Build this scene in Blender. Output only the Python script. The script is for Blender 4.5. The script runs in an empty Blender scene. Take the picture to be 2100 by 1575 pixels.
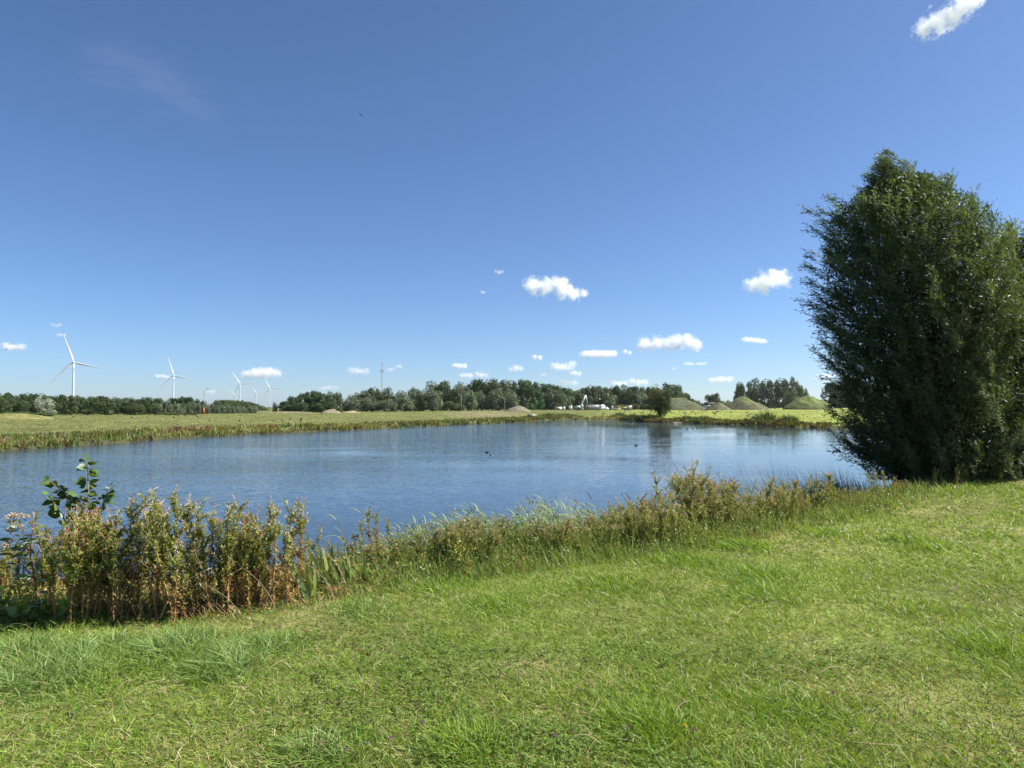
import bpy, math, random
import numpy as np
from mathutils import Vector, Matrix, Euler

# ------------------------------------------------------------------ camera
SC = bpy.context.scene
COL = SC.collection
F = 1456.0                    # focal length in photo pixels (2100 x 1575)
HOR = 835.0                   # photo row of the horizon
EYE = 1.6
PITCH = math.atan((HOR - 787.5) / F)
cam_d = bpy.data.cameras.new('camera')
cam = bpy.data.objects.new('camera', cam_d)
COL.objects.link(cam)
cam.location = (0, 0, EYE)
cam.rotation_euler = (math.pi / 2 + PITCH, 0, 0)
cam_d.sensor_fit = 'HORIZONTAL'
cam_d.sensor_width = 36.0
cam_d.lens = 36.0 * F / 2100.0
cam_d.clip_start = 0.05
cam_d.clip_end = 60000
SC.camera = cam

# ------------------------------------------------------------------ world, sun
SUN_AZ = math.radians(83)      # to the right of the viewing direction (+Y)
SUN_EL = math.radians(47)
world = bpy.data.worlds.new('World')
SC.world = world
world.use_nodes = True
wn = world.node_tree.nodes
wl = world.node_tree.links
bg = wn['Background']
sky = wn.new('ShaderNodeTexSky')
sky.sky_type = 'NISHITA'
sky.sun_disc = False
sky.sun_elevation = SUN_EL
sky.sun_rotation = SUN_AZ
sky.altitude = 0
sky.air_density = 0.7
sky.dust_density = 0.6
sky.ozone_density = 6.0
wb = wn.new('ShaderNodeVectorMath')          # the camera's cool white balance, the same in every direction
wb.operation = 'MULTIPLY'
wb.inputs[1].default_value = (.93, 1.04, 1.12)
wl.new(sky.outputs[0], wb.inputs[0])
wl.new(wb.outputs[0], bg.inputs[0])
bg.inputs[1].default_value = 0.063

sun_d = bpy.data.lights.new('sun', 'SUN')
sun = bpy.data.objects.new('sun', sun_d)
COL.objects.link(sun)
sun_d.energy = 5.0
sun_d.angle = math.radians(0.53)
sun_d.color = (1.0, 0.95, 0.87)
SD = Vector((math.sin(SUN_AZ) * math.cos(SUN_EL), math.cos(SUN_AZ) * math.cos(SUN_EL), math.sin(SUN_EL)))
sun.rotation_euler = SD.to_track_quat('Z', 'Y').to_euler()
sun.location = SD * 100

SC.view_settings.view_transform = 'Standard'
SC.view_settings.look = 'None'
SC.view_settings.exposure = 1.15
SC.view_settings.gamma = 1.0
SC.view_settings.use_curve_mapping = False
SC.cycles.max_bounces = 10
SC.cycles.diffuse_bounces = 3
SC.cycles.glossy_bounces = 3
SC.cycles.transmission_bounces = 4
SC.cycles.volume_bounces = 6
SC.cycles.transparent_max_bounces = 8
SC.cycles.use_denoising = True

# ------------------------------------------------------------------ helpers
random.seed(7)
RNG = np.random.default_rng(11)


def ray(px, py):
    u = (px - 1050.0) / F
    v = (787.5 - py) / F
    dy = math.cos(PITCH) - v * math.sin(PITCH)
    dz = math.sin(PITCH) + v * math.cos(PITCH)
    return u / dy, dz / dy


def at(px, py, Y):
    """the point in the direction of a photo pixel at distance Y"""
    a, b = ray(px, py)
    return Vector((a * Y, Y, EYE + b * Y))


def on_level(px, py, z):
    a, b = ray(px, py)
    Y = (z - EYE) / b
    return Vector((a * Y, Y, z))


def hash2(ix, iy, s):
    h = (ix.astype(np.int64) * 374761393 + iy.astype(np.int64) * 668265263 + s * 974634777) & 0x7fffffff
    h = ((h ^ (h >> 13)) * 1274126177) & 0x7fffffff
    h = h ^ (h >> 16)
    return (h & 0xffff) / 65535.0


def vnoise(x, y, s=0):
    x = np.asarray(x, float)
    y = np.asarray(y, float)
    ix = np.floor(x)
    iy = np.floor(y)
    fx = x - ix
    fy = y - iy
    fx = fx * fx * (3 - 2 * fx)
    fy = fy * fy * (3 - 2 * fy)
    a = hash2(ix, iy, s)
    b = hash2(ix + 1, iy, s)
    c = hash2(ix, iy + 1, s)
    d = hash2(ix + 1, iy + 1, s)
    return (a * (1 - fx) + b * fx) * (1 - fy) + (c * (1 - fx) + d * fx) * fy


def fbm(x, y, s=0, o=3):
    t = 0
    a = 0.5
    n = 0
    for i in range(o):
        t = t + a * vnoise(x * 2 ** i, y * 2 ** i, s + i * 17)
        n += a
        a *= 0.5
    return t / n


def sstep(x):
    x = np.clip(x, 0, 1)
    return x * x * (3 - 2 * x)


def nrm(a):
    return a / np.maximum(np.linalg.norm(a, axis=-1, keepdims=True), 1e-9)


class MB:
    """collects vertices, faces and vertex colours, then links ONE mesh object"""

    def __init__(self):
        self.V, self.T, self.Q, self.C, self.n = [], [], [], [], 0

    def add(self, V, faces, C):
        V = np.asarray(V, float).reshape(-1, 3)
        C = np.asarray(C, float)
        if C.ndim == 1:
            C = np.tile(C[:3], (len(V), 1))
        faces = np.asarray(faces, int)
        (self.T if faces.shape[1] == 3 else self.Q).append(faces + self.n)
        self.V.append(V)
        self.C.append(C)
        self.n += len(V)

    def addmix(self, V, tris, quads, C):
        n0 = self.n
        self.add(V, tris if len(tris) else np.zeros((0, 3), int), C)
        if len(quads):
            self.Q.append(np.asarray(quads, int) + n0)

    def leaves(self, P, D, W, L, w, C, bend=None, mid=0.45):
        """lance-shaped quads; P base, D direction, W width direction"""
        P = np.asarray(P, float)
        n = len(P)
        L = np.broadcast_to(np.asarray(L, float), (n,))[:, None]
        w = np.broadcast_to(np.asarray(w, float), (n,))[:, None]
        M = P + D * L * mid
        T = P + D * L
        if bend is not None:
            T = T + bend
        V = np.stack([P, M + W * w * .5, T, M - W * w * .5], 1).reshape(-1, 3)
        q = np.arange(n)[:, None] * 4 + np.array([[0, 1, 2, 3]])
        self.add(V, q, np.repeat(C, 4, 0))

    def blades(self, P, D, W, L, w, C, bend, tipc=None):
        """grass blades: a quad and a tip triangle"""
        n = len(P)
        L = np.broadcast_to(np.asarray(L, float), (n,))[:, None]
        w = np.broadcast_to(np.asarray(w, float), (n,))[:, None]
        M = P + D * L * .55 + bend * .28
        T = P + D * L + bend
        V = np.stack([P - W * w * .5, P + W * w * .5, M + W * w * .4, M - W * w * .4, T], 1).reshape(-1, 3)
        i = np.arange(n)[:, None] * 5
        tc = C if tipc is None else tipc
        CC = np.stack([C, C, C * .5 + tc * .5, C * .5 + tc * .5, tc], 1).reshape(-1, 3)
        self.addmix(V, i + np.array([[3, 2, 4]]), i + np.array([[0, 1, 2, 3]]), CC)

    def tube(self, pts, rad, C, sides=5):
        pts = np.asarray([tuple(p) for p in pts], float)
        n = len(pts)
        rad = np.broadcast_to(np.asarray(rad, float), (n,))
        t = nrm(np.gradient(pts, axis=0))
        ref = np.array([0.0, 0, 1]) if abs(t[0][2]) < .9 else np.array([1.0, 0, 0])
        a = nrm(np.cross(t, ref))
        b = np.cross(t, a)
        th = np.arange(sides) * 2 * math.pi / sides
        V = pts[:, None] + rad[:, None, None] * (a[:, None] * np.cos(th)[None, :, None] + b[:, None] * np.sin(th)[None, :, None])
        q = []
        for i in range(n - 1):
            for j in range(sides):
                k = (j + 1) % sides
                q.append([i * sides + j, i * sides + k, (i + 1) * sides + k, (i + 1) * sides + j])
        C = np.asarray(C, float)
        CC = np.repeat(C, sides, 0) if C.ndim == 2 else C
        self.add(V.reshape(-1, 3), q, CC)
        cap = [list(range(sides))[::-1], [(n - 1) * sides + j for j in range(sides)]]
        n0 = self.n - n * sides
        for c in cap:
            for j in range(1, sides - 1):
                self.T.append(np.array([[c[0] + n0, c[j] + n0, c[j + 1] + n0]]))

    def box(self, x0, x1, y0, y1, z0, z1, C, taper=0.0):
        t = taper
        V = [(x0, y0, z0), (x1, y0, z0), (x1, y1, z0), (x0, y1, z0),
             (x0 + t, y0 + t, z1), (x1 - t, y0 + t, z1), (x1 - t, y1 - t, z1), (x0 + t, y1 - t, z1)]
        self.add(V, [[3, 2, 1, 0], [4, 5, 6, 7], [0, 1, 5, 4], [1, 2, 6, 5], [2, 3, 7, 6], [3, 0, 4, 7]], C)

    def prism(self, outline, y0, y1, C):
        """outline in x,z extruded along y"""
        n = len(outline)
        V = [(x, y0, z) for x, z in outline] + [(x, y1, z) for x, z in outline]
        q = [[i, (i + 1) % n, n + (i + 1) % n, n + i] for i in range(n)]
        self.add(V, q, C)
        n0 = self.n - 2 * n
        for j in range(1, n - 1):
            self.T.append(np.array([[n0, n0 + j + 1, n0 + j], [2 * n0 - n0 + n, n0 + n + j, n0 + n + j + 1]]))

    def ball(self, c, r, C, seg=10, rings=6, lump=0.0):
        r = np.broadcast_to(np.asarray(r, float), (3,))
        V = []
        for i in range(rings + 1):
            ph = math.pi * i / rings
            for j in range(seg):
                th = 2 * math.pi * j / seg
                k = 1 + random.uniform(-lump, lump)
                V.append((c[0] + r[0] * k * math.sin(ph) * math.cos(th), c[1] + r[1] * k * math.sin(ph) * math.sin(th), c[2] + r[2] * k * math.cos(ph)))
        q = []
        for i in range(rings):
            for j in range(seg):
                k = (j + 1) % seg
                q.append([i * seg + j, (i + 1) * seg + j, (i + 1) * seg + k, i * seg + k])
        self.add(V, q, C)

    def mesh(self, name, mat, smooth=False):
        me = bpy.data.meshes.new(name)
        V = np.concatenate(self.V) if self.V else np.zeros((0, 3))
        T = np.concatenate(self.T) if self.T else np.zeros((0, 3), int)
        Q = np.concatenate(self.Q) if self.Q else np.zeros((0, 4), int)
        me.vertices.add(len(V))
        me.vertices.foreach_set('co', V.astype(np.float32).ravel())
        loops = np.concatenate([T.ravel(), Q.ravel()]).astype(np.int32)
        me.loops.add(len(loops))
        me.loops.foreach_set('vertex_index', loops)
        st = np.concatenate([np.arange(len(T)) * 3, len(T) * 3 + np.arange(len(Q)) * 4]).astype(np.int32)
        me.polygons.add(len(st))
        me.polygons.foreach_set('loop_start', st)
        if smooth:
            me.polygons.foreach_set('use_smooth', np.ones(len(st), bool))
        me.update(calc_edges=True)
        ca = me.color_attributes.new('Col', 'FLOAT_COLOR', 'POINT')
        C = np.concatenate(self.C) if self.C else np.zeros((0, 3))
        ca.data.foreach_set('color', np.concatenate([C, np.ones((len(C), 1))], 1).astype(np.float32).ravel())
        me.materials.append(mat)
        return me

    def build(self, name, mat, parent=None, smooth=False):
        o = bpy.data.objects.new(name, self.mesh(name, mat, smooth))
        COL.objects.link(o)
        o.parent = parent
        return o


def tag(o, label=None, cat=None, group=None, kind=None):
    if label:
        o['label'] = label
    if cat:
        o['category'] = cat
    if group:
        o['group'] = group
    if kind:
        o['kind'] = kind
    return o


def thing(name, label, cat, loc=(0, 0, 0), rz=0, group=None, scale=None):
    o = bpy.data.objects.new(name, None)
    COL.objects.link(o)
    o.empty_display_size = 0.1
    o.location = loc
    o.rotation_euler = (0, 0, rz)
    if scale:
        o.scale = scale
    return tag(o, label, cat, group)


def copy_tree(o, parent=None):
    c = o.copy()
    COL.objects.link(c)
    c.parent = parent
    for ch in list(o.children):
        copy_tree(ch, c)
    return c


class Proto:
    """first use moves the thing itself, later uses copy it with its parts"""

    def __init__(self, root):
        self.root, self.used = root, False

    def place(self, loc, rz=0, scale=(1, 1, 1), label=None, group=None, tilt=None, cat=None):
        o = self.root if not self.used else copy_tree(self.root)
        self.used = True
        o.location = loc
        o.rotation_euler = (tilt[0] if tilt else 0, tilt[1] if tilt else 0, rz)
        o.scale = scale if not isinstance(scale, (int, float)) else (scale,) * 3
        tag(o, label, cat, group)
        return o

    def drop_unused(self):
        if not self.used:
            for ch in list(self.root.children_recursive):
                bpy.data.objects.remove(ch)
            bpy.data.objects.remove(self.root)


# ------------------------------------------------------------------ materials
def new_mat(name):
    m = bpy.data.materials.new(name)
    m.use_nodes = True
    nt = m.node_tree
    nt.nodes.clear()
    out = nt.nodes.new('ShaderNodeOutputMaterial')
    return m, nt, out


def nd(nt, typ, **kw):
    n = nt.nodes.new(typ)
    for k, v in kw.items():
        setattr(n, k, v)
    return n


def foliage_mat(name, trans=0.35, rough=0.5, spec=0.3, rand=0.12, noise_scale=0, tint=(1.25, 1.2, .55)):
    m, nt, out = new_mat(name)
    L = nt.links.new
    ca = nd(nt, 'ShaderNodeVertexColor', layer_name='Col')
    col = ca.outputs[0]
    oi = nd(nt, 'ShaderNodeObjectInfo')
    mr = nd(nt, 'ShaderNodeMapRange')
    mr.inputs[3].default_value = 1 - rand
    mr.inputs[4].default_value = 1 + rand
    L(oi.outputs['Random'], mr.inputs[0])
    hs = nd(nt, 'ShaderNodeHueSaturation')
    L(mr.outputs[0], hs.inputs['Value'])
    mr2 = nd(nt, 'ShaderNodeMapRange')
    mr2.inputs[3].default_value = .5 - rand * .12
    mr2.inputs[4].default_value = .5 + rand * .12
    ml = nd(nt, 'ShaderNodeMath', operation='FRACT')
    mm = nd(nt, 'ShaderNodeMath', operation='MULTIPLY')
    mm.inputs[1].default_value = 7.13
    L(oi.outputs['Random'], mm.inputs[0])
    L(mm.outputs[0], ml.inputs[0])
    L(ml.outputs[0], mr2.inputs[0])
    L(mr2.outputs[0], hs.inputs['Hue'])
    L(col, hs.inputs['Color'])
    c = hs.outputs[0]
    if noise_scale:
        nz = nd(nt, 'ShaderNodeTexNoise')
        nz.inputs['Scale'].default_value = noise_scale
        tc = nd(nt, 'ShaderNodeNewGeometry')
        L(tc.outputs['Position'], nz.inputs['Vector'])
        m3 = nd(nt, 'ShaderNodeMapRange')
        m3.inputs[1].default_value = .3
        m3.inputs[2].default_value = .7
        m3.inputs[3].default_value = .75
        m3.inputs[4].default_value = 1.25
        L(nz.outputs[0], m3.inputs[0])
        mx = nd(nt, 'ShaderNodeVectorMath', operation='SCALE')
        L(c, mx.inputs[0])
        L(m3.outputs[0], mx.inputs['Scale'])
        c = mx.outputs[0]
    p = nd(nt, 'ShaderNodeBsdfPrincipled')
    p.inputs['Roughness'].default_value = rough
    p.inputs['Specular IOR Level'].default_value = spec
    L(c, p.inputs['Base Color'])
    if trans > 0:
        tr = nd(nt, 'ShaderNodeBsdfTranslucent')
        tm = nd(nt, 'ShaderNodeVectorMath', operation='MULTIPLY')
        tm.inputs[1].default_value = tint
        L(c, tm.inputs[0])
        L(tm.outputs[0], tr.inputs[0])
        mix = nd(nt, 'ShaderNodeMixShader')
        mix.inputs[0].default_value = trans
        L(p.outputs[0], mix.inputs[1])
        L(tr.outputs[0], mix.inputs[2])
        L(mix.outputs[0], out.inputs[0])
    else:
        L(p.outputs[0], out.inputs[0])
    return m


def solid_mat(name, rough=0.5, spec=0.4, metal=0.0, dirt=0.12, scale=2.0):
    """painted or bare solid: colour from the mesh, uneven wear from noise"""
    m, nt, out = new_mat(name)
    L = nt.links.new
    ca = nd(nt, 'ShaderNodeVertexColor', layer_name='Col')
    nz = nd(nt, 'ShaderNodeTexNoise')
    nz.inputs['Scale'].default_value = scale
    nz.inputs['Detail'].default_value = 6
    tc = nd(nt, 'ShaderNodeTexCoord')
    L(tc.outputs['Object'], nz.inputs['Vector'])
    mr = nd(nt, 'ShaderNodeMapRange')
    mr.inputs[1].default_value = .3
    mr.inputs[2].default_value = .7
    mr.inputs[3].default_value = 1 - dirt
    mr.inputs[4].default_value = 1 + dirt * .6
    L(nz.outputs[0], mr.inputs[0])
    sc = nd(nt, 'ShaderNodeVectorMath', operation='SCALE')
    L(ca.outputs[0], sc.inputs[0])
    L(mr.outputs[0], sc.inputs['Scale'])
    p = nd(nt, 'ShaderNodeBsdfPrincipled')
    p.inputs['Roughness'].default_value = rough
    p.inputs['Specular IOR Level'].default_value = spec
    p.inputs['Metallic'].default_value = metal
    L(sc.outputs[0], p.inputs['Base Color'])
    L(p.outputs[0], out.inputs[0])
    return m


M_GRASS = foliage_mat('grass', trans=.34, rough=.45, spec=.28, rand=0.0)
M_HERB = foliage_mat('herb_leaf', trans=.33, rough=.5, spec=.3, rand=.12)
M_LEAF = foliage_mat('broad_leaf', trans=.30, rough=.38, spec=.45, rand=.12)
M_WILLOW = foliage_mat('willow_leaf', trans=.34, rough=.55, spec=.32, rand=0.0, tint=(1.35, 1.3, .4))
M_CROWN = foliage_mat('far_crown', trans=.22, rough=.6, spec=.2, rand=.2)
M_BARK = solid_mat('bark', rough=.85, spec=.1, dirt=.35, scale=9)
M_PAINT = solid_mat('painted_metal', rough=.4, spec=.45, dirt=.1, scale=1.2)
M_STEEL = solid_mat('galvanised_steel', rough=.45, spec=.5, metal=.4, dirt=.12)
M_FEATHER = solid_mat('feather', rough=.7, spec=.2, dirt=.15, scale=20)
M_CONCRETE = solid_mat('concrete', rough=.85, spec=.2, dirt=.3, scale=1.5)


def earth_mat(name, scale=0.6, bump=0.25):
    m, nt, out = new_mat(name)
    L = nt.links.new
    ca = nd(nt, 'ShaderNodeVertexColor', layer_name='Col')
    geo = nd(nt, 'ShaderNodeNewGeometry')
    c = ca.outputs[0]
    h = None
    for s, lo, hi in ((scale * .18, .72, 1.28), (scale, .7, 1.3), (scale * 7, .65, 1.35)):
        nz = nd(nt, 'ShaderNodeTexNoise')
        nz.inputs['Scale'].default_value = s
        nz.inputs['Detail'].default_value = 4
        L(geo.outputs['Position'], nz.inputs['Vector'])
        mr = nd(nt, 'ShaderNodeMapRange')
        mr.inputs[1].default_value = .3
        mr.inputs[2].default_value = .7
        mr.inputs[3].default_value = lo
        mr.inputs[4].default_value = hi
        L(nz.outputs[0], mr.inputs[0])
        sc = nd(nt, 'ShaderNodeVectorMath', operation='SCALE')
        L(c, sc.inputs[0])
        L(mr.outputs[0], sc.inputs['Scale'])
        c = sc.outputs[0]
        h = nz.outputs[0]
    p = nd(nt, 'ShaderNodeBsdfPrincipled')
    p.inputs['Roughness'].default_value = .95
    p.inputs['Specular IOR Level'].default_value = .1
    L(c, p.inputs['Base Color'])
    bp = nd(nt, 'ShaderNodeBump')
    bp.inputs['Strength'].default_value = bump
    bp.inputs['Distance'].default_value = .25
    L(h, bp.inputs['Height'])
    L(bp.outputs[0], p.inputs['Normal'])
    L(p.outputs[0], out.inputs[0])
    return m


M_GROUND = earth_mat('ground_soil_and_grass', .6, .3)
M_HEAP = earth_mat('heap_soil', .5, .6)


def water_mat():
    m, nt, out = new_mat('pond_water')
    L = nt.links.new
    geo = nd(nt, 'ShaderNodeNewGeometry')

    def mapped(sx, sy, rot):
        mp = nd(nt, 'ShaderNodeMapping')
        mp.inputs['Rotation'].default_value = (0, 0, math.radians(rot))
        mp.inputs['Scale'].default_value = (sx, sy, 1)
        L(geo.outputs['Position'], mp.inputs['Vector'])
        return mp.outputs[0]

    def noise(vec, scale, detail, dist=0.0):
        n = nd(nt, 'ShaderNodeTexNoise')
        n.inputs['Scale'].default_value = scale
        n.inputs['Detail'].default_value = detail
        n.inputs['Distortion'].default_value = dist
        L(vec, n.inputs['Vector'])
        return n.outputs[0]

    def mul(a, b):
        n = nd(nt, 'ShaderNodeMath', operation='MULTIPLY')
        for i, v in enumerate((a, b)):
            if isinstance(v, (int, float)):
                n.inputs[i].default_value = v
            else:
                L(v, n.inputs[i])
        return n.outputs[0]

    def add(a, b):
        n = nd(nt, 'ShaderNodeMath', operation='ADD')
        L(a, n.inputs[0])
        L(b, n.inputs[1])
        return n.outputs[0]
    # wind catches the open water more than the sheltered right-hand side
    patch = nd(nt, 'ShaderNodeMapRange')
    patch.inputs[1].default_value = .36
    patch.inputs[2].default_value = .66
    patch.inputs[3].default_value = .22
    patch.inputs[4].default_value = 1.15
    L(noise(mapped(.035, .11, -14), 1.0, 3, .6), patch.inputs[0])
    sep = nd(nt, 'ShaderNodeSeparateXYZ')
    L(geo.outputs['Position'], sep.inputs[0])
    shel = nd(nt, 'ShaderNodeMapRange')
    shel.inputs[1].default_value = -14
    shel.inputs[2].default_value = 16
    shel.inputs[3].default_value = 1.0
    shel.inputs[4].default_value = .15
    L(sep.outputs[0], shel.inputs[0])
    amp = mul(patch.outputs[0], shel.outputs[0])
    tot = None
    for sx, sy, rot, k, det in ((.55, 1.3, 14, .14, 2), (2.6, 6.0, 20, .50, 2), (8.5, 20, 8, .72, 2)):
        n = nd(nt, 'ShaderNodeTexNoise')
        n.inputs['Scale'].default_value = 1.0
        n.inputs['Detail'].default_value = det
        n.inputs['Distortion'].default_value = .3
        L(mapped(sx, sy, rot), n.inputs['Vector'])
        sb = nd(nt, 'ShaderNodeVectorMath', operation='SUBTRACT')
        L(n.outputs['Color'], sb.inputs[0])
        sb.inputs[1].default_value = (.5, .5, .5)
        ml = nd(nt, 'ShaderNodeVectorMath', operation='MULTIPLY')
        L(sb.outputs[0], ml.inputs[0])
        ml.inputs[1].default_value = (k * .6, k, 0)
        if tot is None:
            tot = ml.outputs[0]
        else:
            ad = nd(nt, 'ShaderNodeVectorMath', operation='ADD')
            L(tot, ad.inputs[0])
            L(ml.outputs[0], ad.inputs[1])
            tot = ad.outputs[0]
    sc = nd(nt, 'ShaderNodeVectorMath', operation='SCALE')
    L(tot, sc.inputs[0])
    L(amp, sc.inputs['Scale'])
    up = nd(nt, 'ShaderNodeVectorMath', operation='ADD')
    L(sc.outputs[0], up.inputs[0])
    up.inputs[1].default_value = (0, 0, 1)
    bp = nd(nt, 'ShaderNodeVectorMath', operation='NORMALIZE')
    L(up.outputs[0], bp.inputs[0])
    p = nd(nt, 'ShaderNodeBsdfPrincipled')
    p.inputs['Base Color'].default_value = (.028, .046, .058, 1)
    p.inputs['Roughness'].default_value = .045
    p.inputs['IOR'].default_value = 1.333
    p.inputs['Specular IOR Level'].default_value = .5
    L(bp.outputs[0], p.inputs['Normal'])
    L(p.outputs[0], out.inputs[0])
    return m


M_WATER = water_mat()


# ------------------------------------------------------------------ the lie of the land
ZW = -1.2
E_PX = [-900, -500, 0, 500, 700, 1050, 1400, 1600, 1800, 1900, 2000, 2100, 2300]
E_Y = [3.6, 4.6, 5.44, 5.8, 6.3, 7.3, 8.5, 9.9, 11.8, 13.4, 15.0, 16.5, 19.5]       # where the lawn ends
W_PX = [-900, -500, 0, 575, 1050, 1414, 1625, 1719, 1810, 1900, 2100]
W_Y = [6.4, 7.2, 8.3, 9.2, 10.3, 12.0, 15.2, 18.5, 22.5, 25, 31]                   # where the water begins


def edge_pt(px, f, jit=0.0):
    Y = np.interp(px, E_PX, E_Y) * (1 - f) + np.interp(px, W_PX, W_Y) * f + random.uniform(-jit, jit)
    return (px - 1050) / F * Y, Y


far_shore_px = [(0, 925), (130, 916), (250, 908), (400, 896), (520, 890), (600, 887), (800, 878), (900, 873.5), (1000, 869), (1080, 865.5), (1112, 862), (1160, 860.3), (1210, 859.8),
                (1270, 860.5), (1300, 863), (1345, 866), (1400, 866.5), (1470, 870), (1550, 873), (1620, 876), (1700, 877.5)]
POND = [(-72, 14), (-30, 5.6), (-14, 6.3)]
POND += [((p - 1050) / F * y, y) for p, y in zip(W_PX[2:], W_Y[2:])]
POND += [(34, 42), (56, 58), (68, 76), (60, 92)]
POND += [tuple(on_level(px, py, ZW)[:2]) for px, py in reversed(far_shore_px)]
POND += [(-46, 37), (-62, 28)]
POND = np.array(POND)


def pond_dist(x, y):
    """distance to the pond's edge, negative inside"""
    x = np.asarray(x, float)
    y = np.asarray(y, float)
    best = np.full(x.shape, 1e18)
    inside = np.zeros(x.shape, bool)
    n = len(POND)
    for i in range(n):
        ax, ay = POND[i]
        bx, by = POND[(i + 1) % n]
        dx, dy = bx - ax, by - ay
        t = np.clip(((x - ax) * dx + (y - ay) * dy) / (dx * dx + dy * dy), 0, 1)
        best = np.minimum(best, (x - ax - t * dx) ** 2 + (y - ay - t * dy) ** 2)
        c = ((ay > y) != (by > y))
        with np.errstate(divide='ignore', invalid='ignore'):
            xi = (bx - ax) * (y - ay) / (by - ay + 1e-12) + ax
        inside ^= c & (x < xi)
    d = np.sqrt(best)
    return np.where(inside, -d, d)


def near_side(x, y):
    """1 on the camera's bank, 0 across the pond"""
    u = x / np.maximum(y, .5)
    lim = np.interp(np.clip(u, -3, 3), [-3, -1.2, -.72, 0, .3, .55, .8, 3], [24, 20, 18, 22, 34, 60, 62, 62])
    return np.where(y < lim, 1.0, 0.0)


def zg(x, y):
    x = np.atleast_1d(np.asarray(x, float))
    y = np.atleast_1d(np.asarray(y, float))
    d = pond_dist(x, y)
    ns = near_side(x, y)
    d = d + (vnoise(x * .9, y * .9, 3) - .5) * .35 * (d > -3)
    # our bank
    zn = ZW + 1.12 * sstep((d + .25) / 2.7) + .08 * sstep((d - 2.0) / 4)
    # the meadow across the water
    r = np.hypot(x, y)
    u = x / np.maximum(y, 1)
    flat = -.80 + .72 * sstep((u + .45) / .45) * sstep((r - 120) / 180)
    flat = flat + .16 * sstep((u - .2) / .2) * sstep((r - 90) / 50)
    hgt = flat - ZW
    zf = ZW + hgt * sstep((d + .3) / 2.2)
    z = np.where(ns > .5, zn, zf)
    z = np.where(d < 0, np.minimum(z, ZW - .04 + np.maximum(d * .3, -1.2)), z)
    fade = np.clip(d / 2, 0, 1)
    z = z + fade * ((fbm(x * .45, y * .45, 5) - .5) * .10 * ns + (fbm(x * .05, y * .05, 9) - .5) * .35 * (1 - ns))
    return z


def zg1(x, y):
    return float(zg([x], [y])[0])


def ground_at(px, py, zguess=-.3):
    p = on_level(px, py, zguess)
    for _ in range(6):
        p = on_level(px, py, zg1(p.x, p.y))
    return p


# ground: one sheet on a polar grid that reaches past the horizon
az = np.concatenate([np.radians(np.arange(-180, -60, 4)), np.radians(np.arange(-60, 60, .42)), np.radians(np.arange(60, 180, 4))])
rr = np.concatenate([[.6, 1.2, 1.9], np.geomspace(2.4, 420, 215), np.geomspace(450, 7000, 18)])
A, R = np.meshgrid(az, rr)
gx, gy = (np.sin(A) * R).ravel(), (np.cos(A) * R).ravel()
gz = zg(gx, gy)
gd = pond_dist(gx, gy)
gn = near_side(gx, gy)
lawn_c = np.array([.13, .150, .038])
dry_c = np.array([.19, .18, .07])
k = sstep((fbm(gx * .6, gy * .6, 21) - .42) / .25)[:, None]
c_near = lawn_c * (1 - k) + dry_c * k
c_bank = np.array([.10, .075, .042])
kb = sstep((2.6 - gd) / .8)[:, None]
c_near = c_near * (1 - kb) + c_bank * kb
gu = gx / np.maximum(gy, 1)
kr = sstep((gu - .08) / .15)[:, None]
c_far = np.array([.128, .136, .044]) * (1 - kr) + np.array([.19, .225, .048]) * kr
k2 = sstep((fbm(gx * .045, gy * .12, 31) - .45) / .25)[:, None]
c_far = c_far * (1 - .5 * k2) + (np.array([.112, .134, .038]) * (1 - kr) + np.array([.26, .26, .07]) * kr) * .5 * k2
kw = sstep((2.2 - gd) / 1.6)[:, None]
c_far = c_far * (1 - kw) + np.array([.062, .068, .028]) * kw
# sandy ground stripped bare beside the far end of the pond
sandy = (sstep(1 - np.abs(gu + .035) / .075) * sstep((gy - 150) / 25) * sstep((330 - gy) / 60))[:, None]
c_far = c_far * (1 - .75 * sandy) + np.array([.23, .20, .115]) * .65 * sandy
GN = gn[:, None]
gc = c_near * GN + c_far * (1 - GN)
gc = np.where((gd < .15)[:, None], np.array([.055, .048, .03]), gc)
mb = MB()
na, nr = len(az), len(rr)
i0, j0 = np.meshgrid(np.arange(nr - 1), np.arange(na), indexing='ij')
j1 = (j0 + 1) % na
q = np.stack([i0 * na + j0, i0 * na + j1, (i0 + 1) * na + j1, (i0 + 1) * na + j0], -1).reshape(-1, 4)[:, ::-1]
V = np.stack([gx, gy, gz], 1)
mb.add(V, q, gc)
n0 = mb.n
mb.add(np.array([[0, 0, zg1(0, 0)]]), np.zeros((0, 3), int), lawn_c)
mb.T.append(np.array([[n0, (j + 1) % na, j] for j in range(na)]))
ground = mb.build('ground', M_GROUND, smooth=True)
tag(ground, kind='structure')

# water
mb = MB()
xs, ys = np.linspace(-90, 100, 24), np.linspace(2, 190, 24)
X, Yy = np.meshgrid(xs, ys)
ii, jj = np.meshgrid(np.arange(23), np.arange(23), indexing='ij')
q = np.stack([ii * 24 + jj, ii * 24 + jj + 1, (ii + 1) * 24 + jj + 1, (ii + 1) * 24 + jj], -1).reshape(-1, 4)
mb.add(np.stack([X.ravel(), Yy.ravel(), np.full(X.size, ZW)], 1), q, (.02, .03, .03))
tag(mb.build('pond_water', M_WATER), kind='structure')

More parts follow.
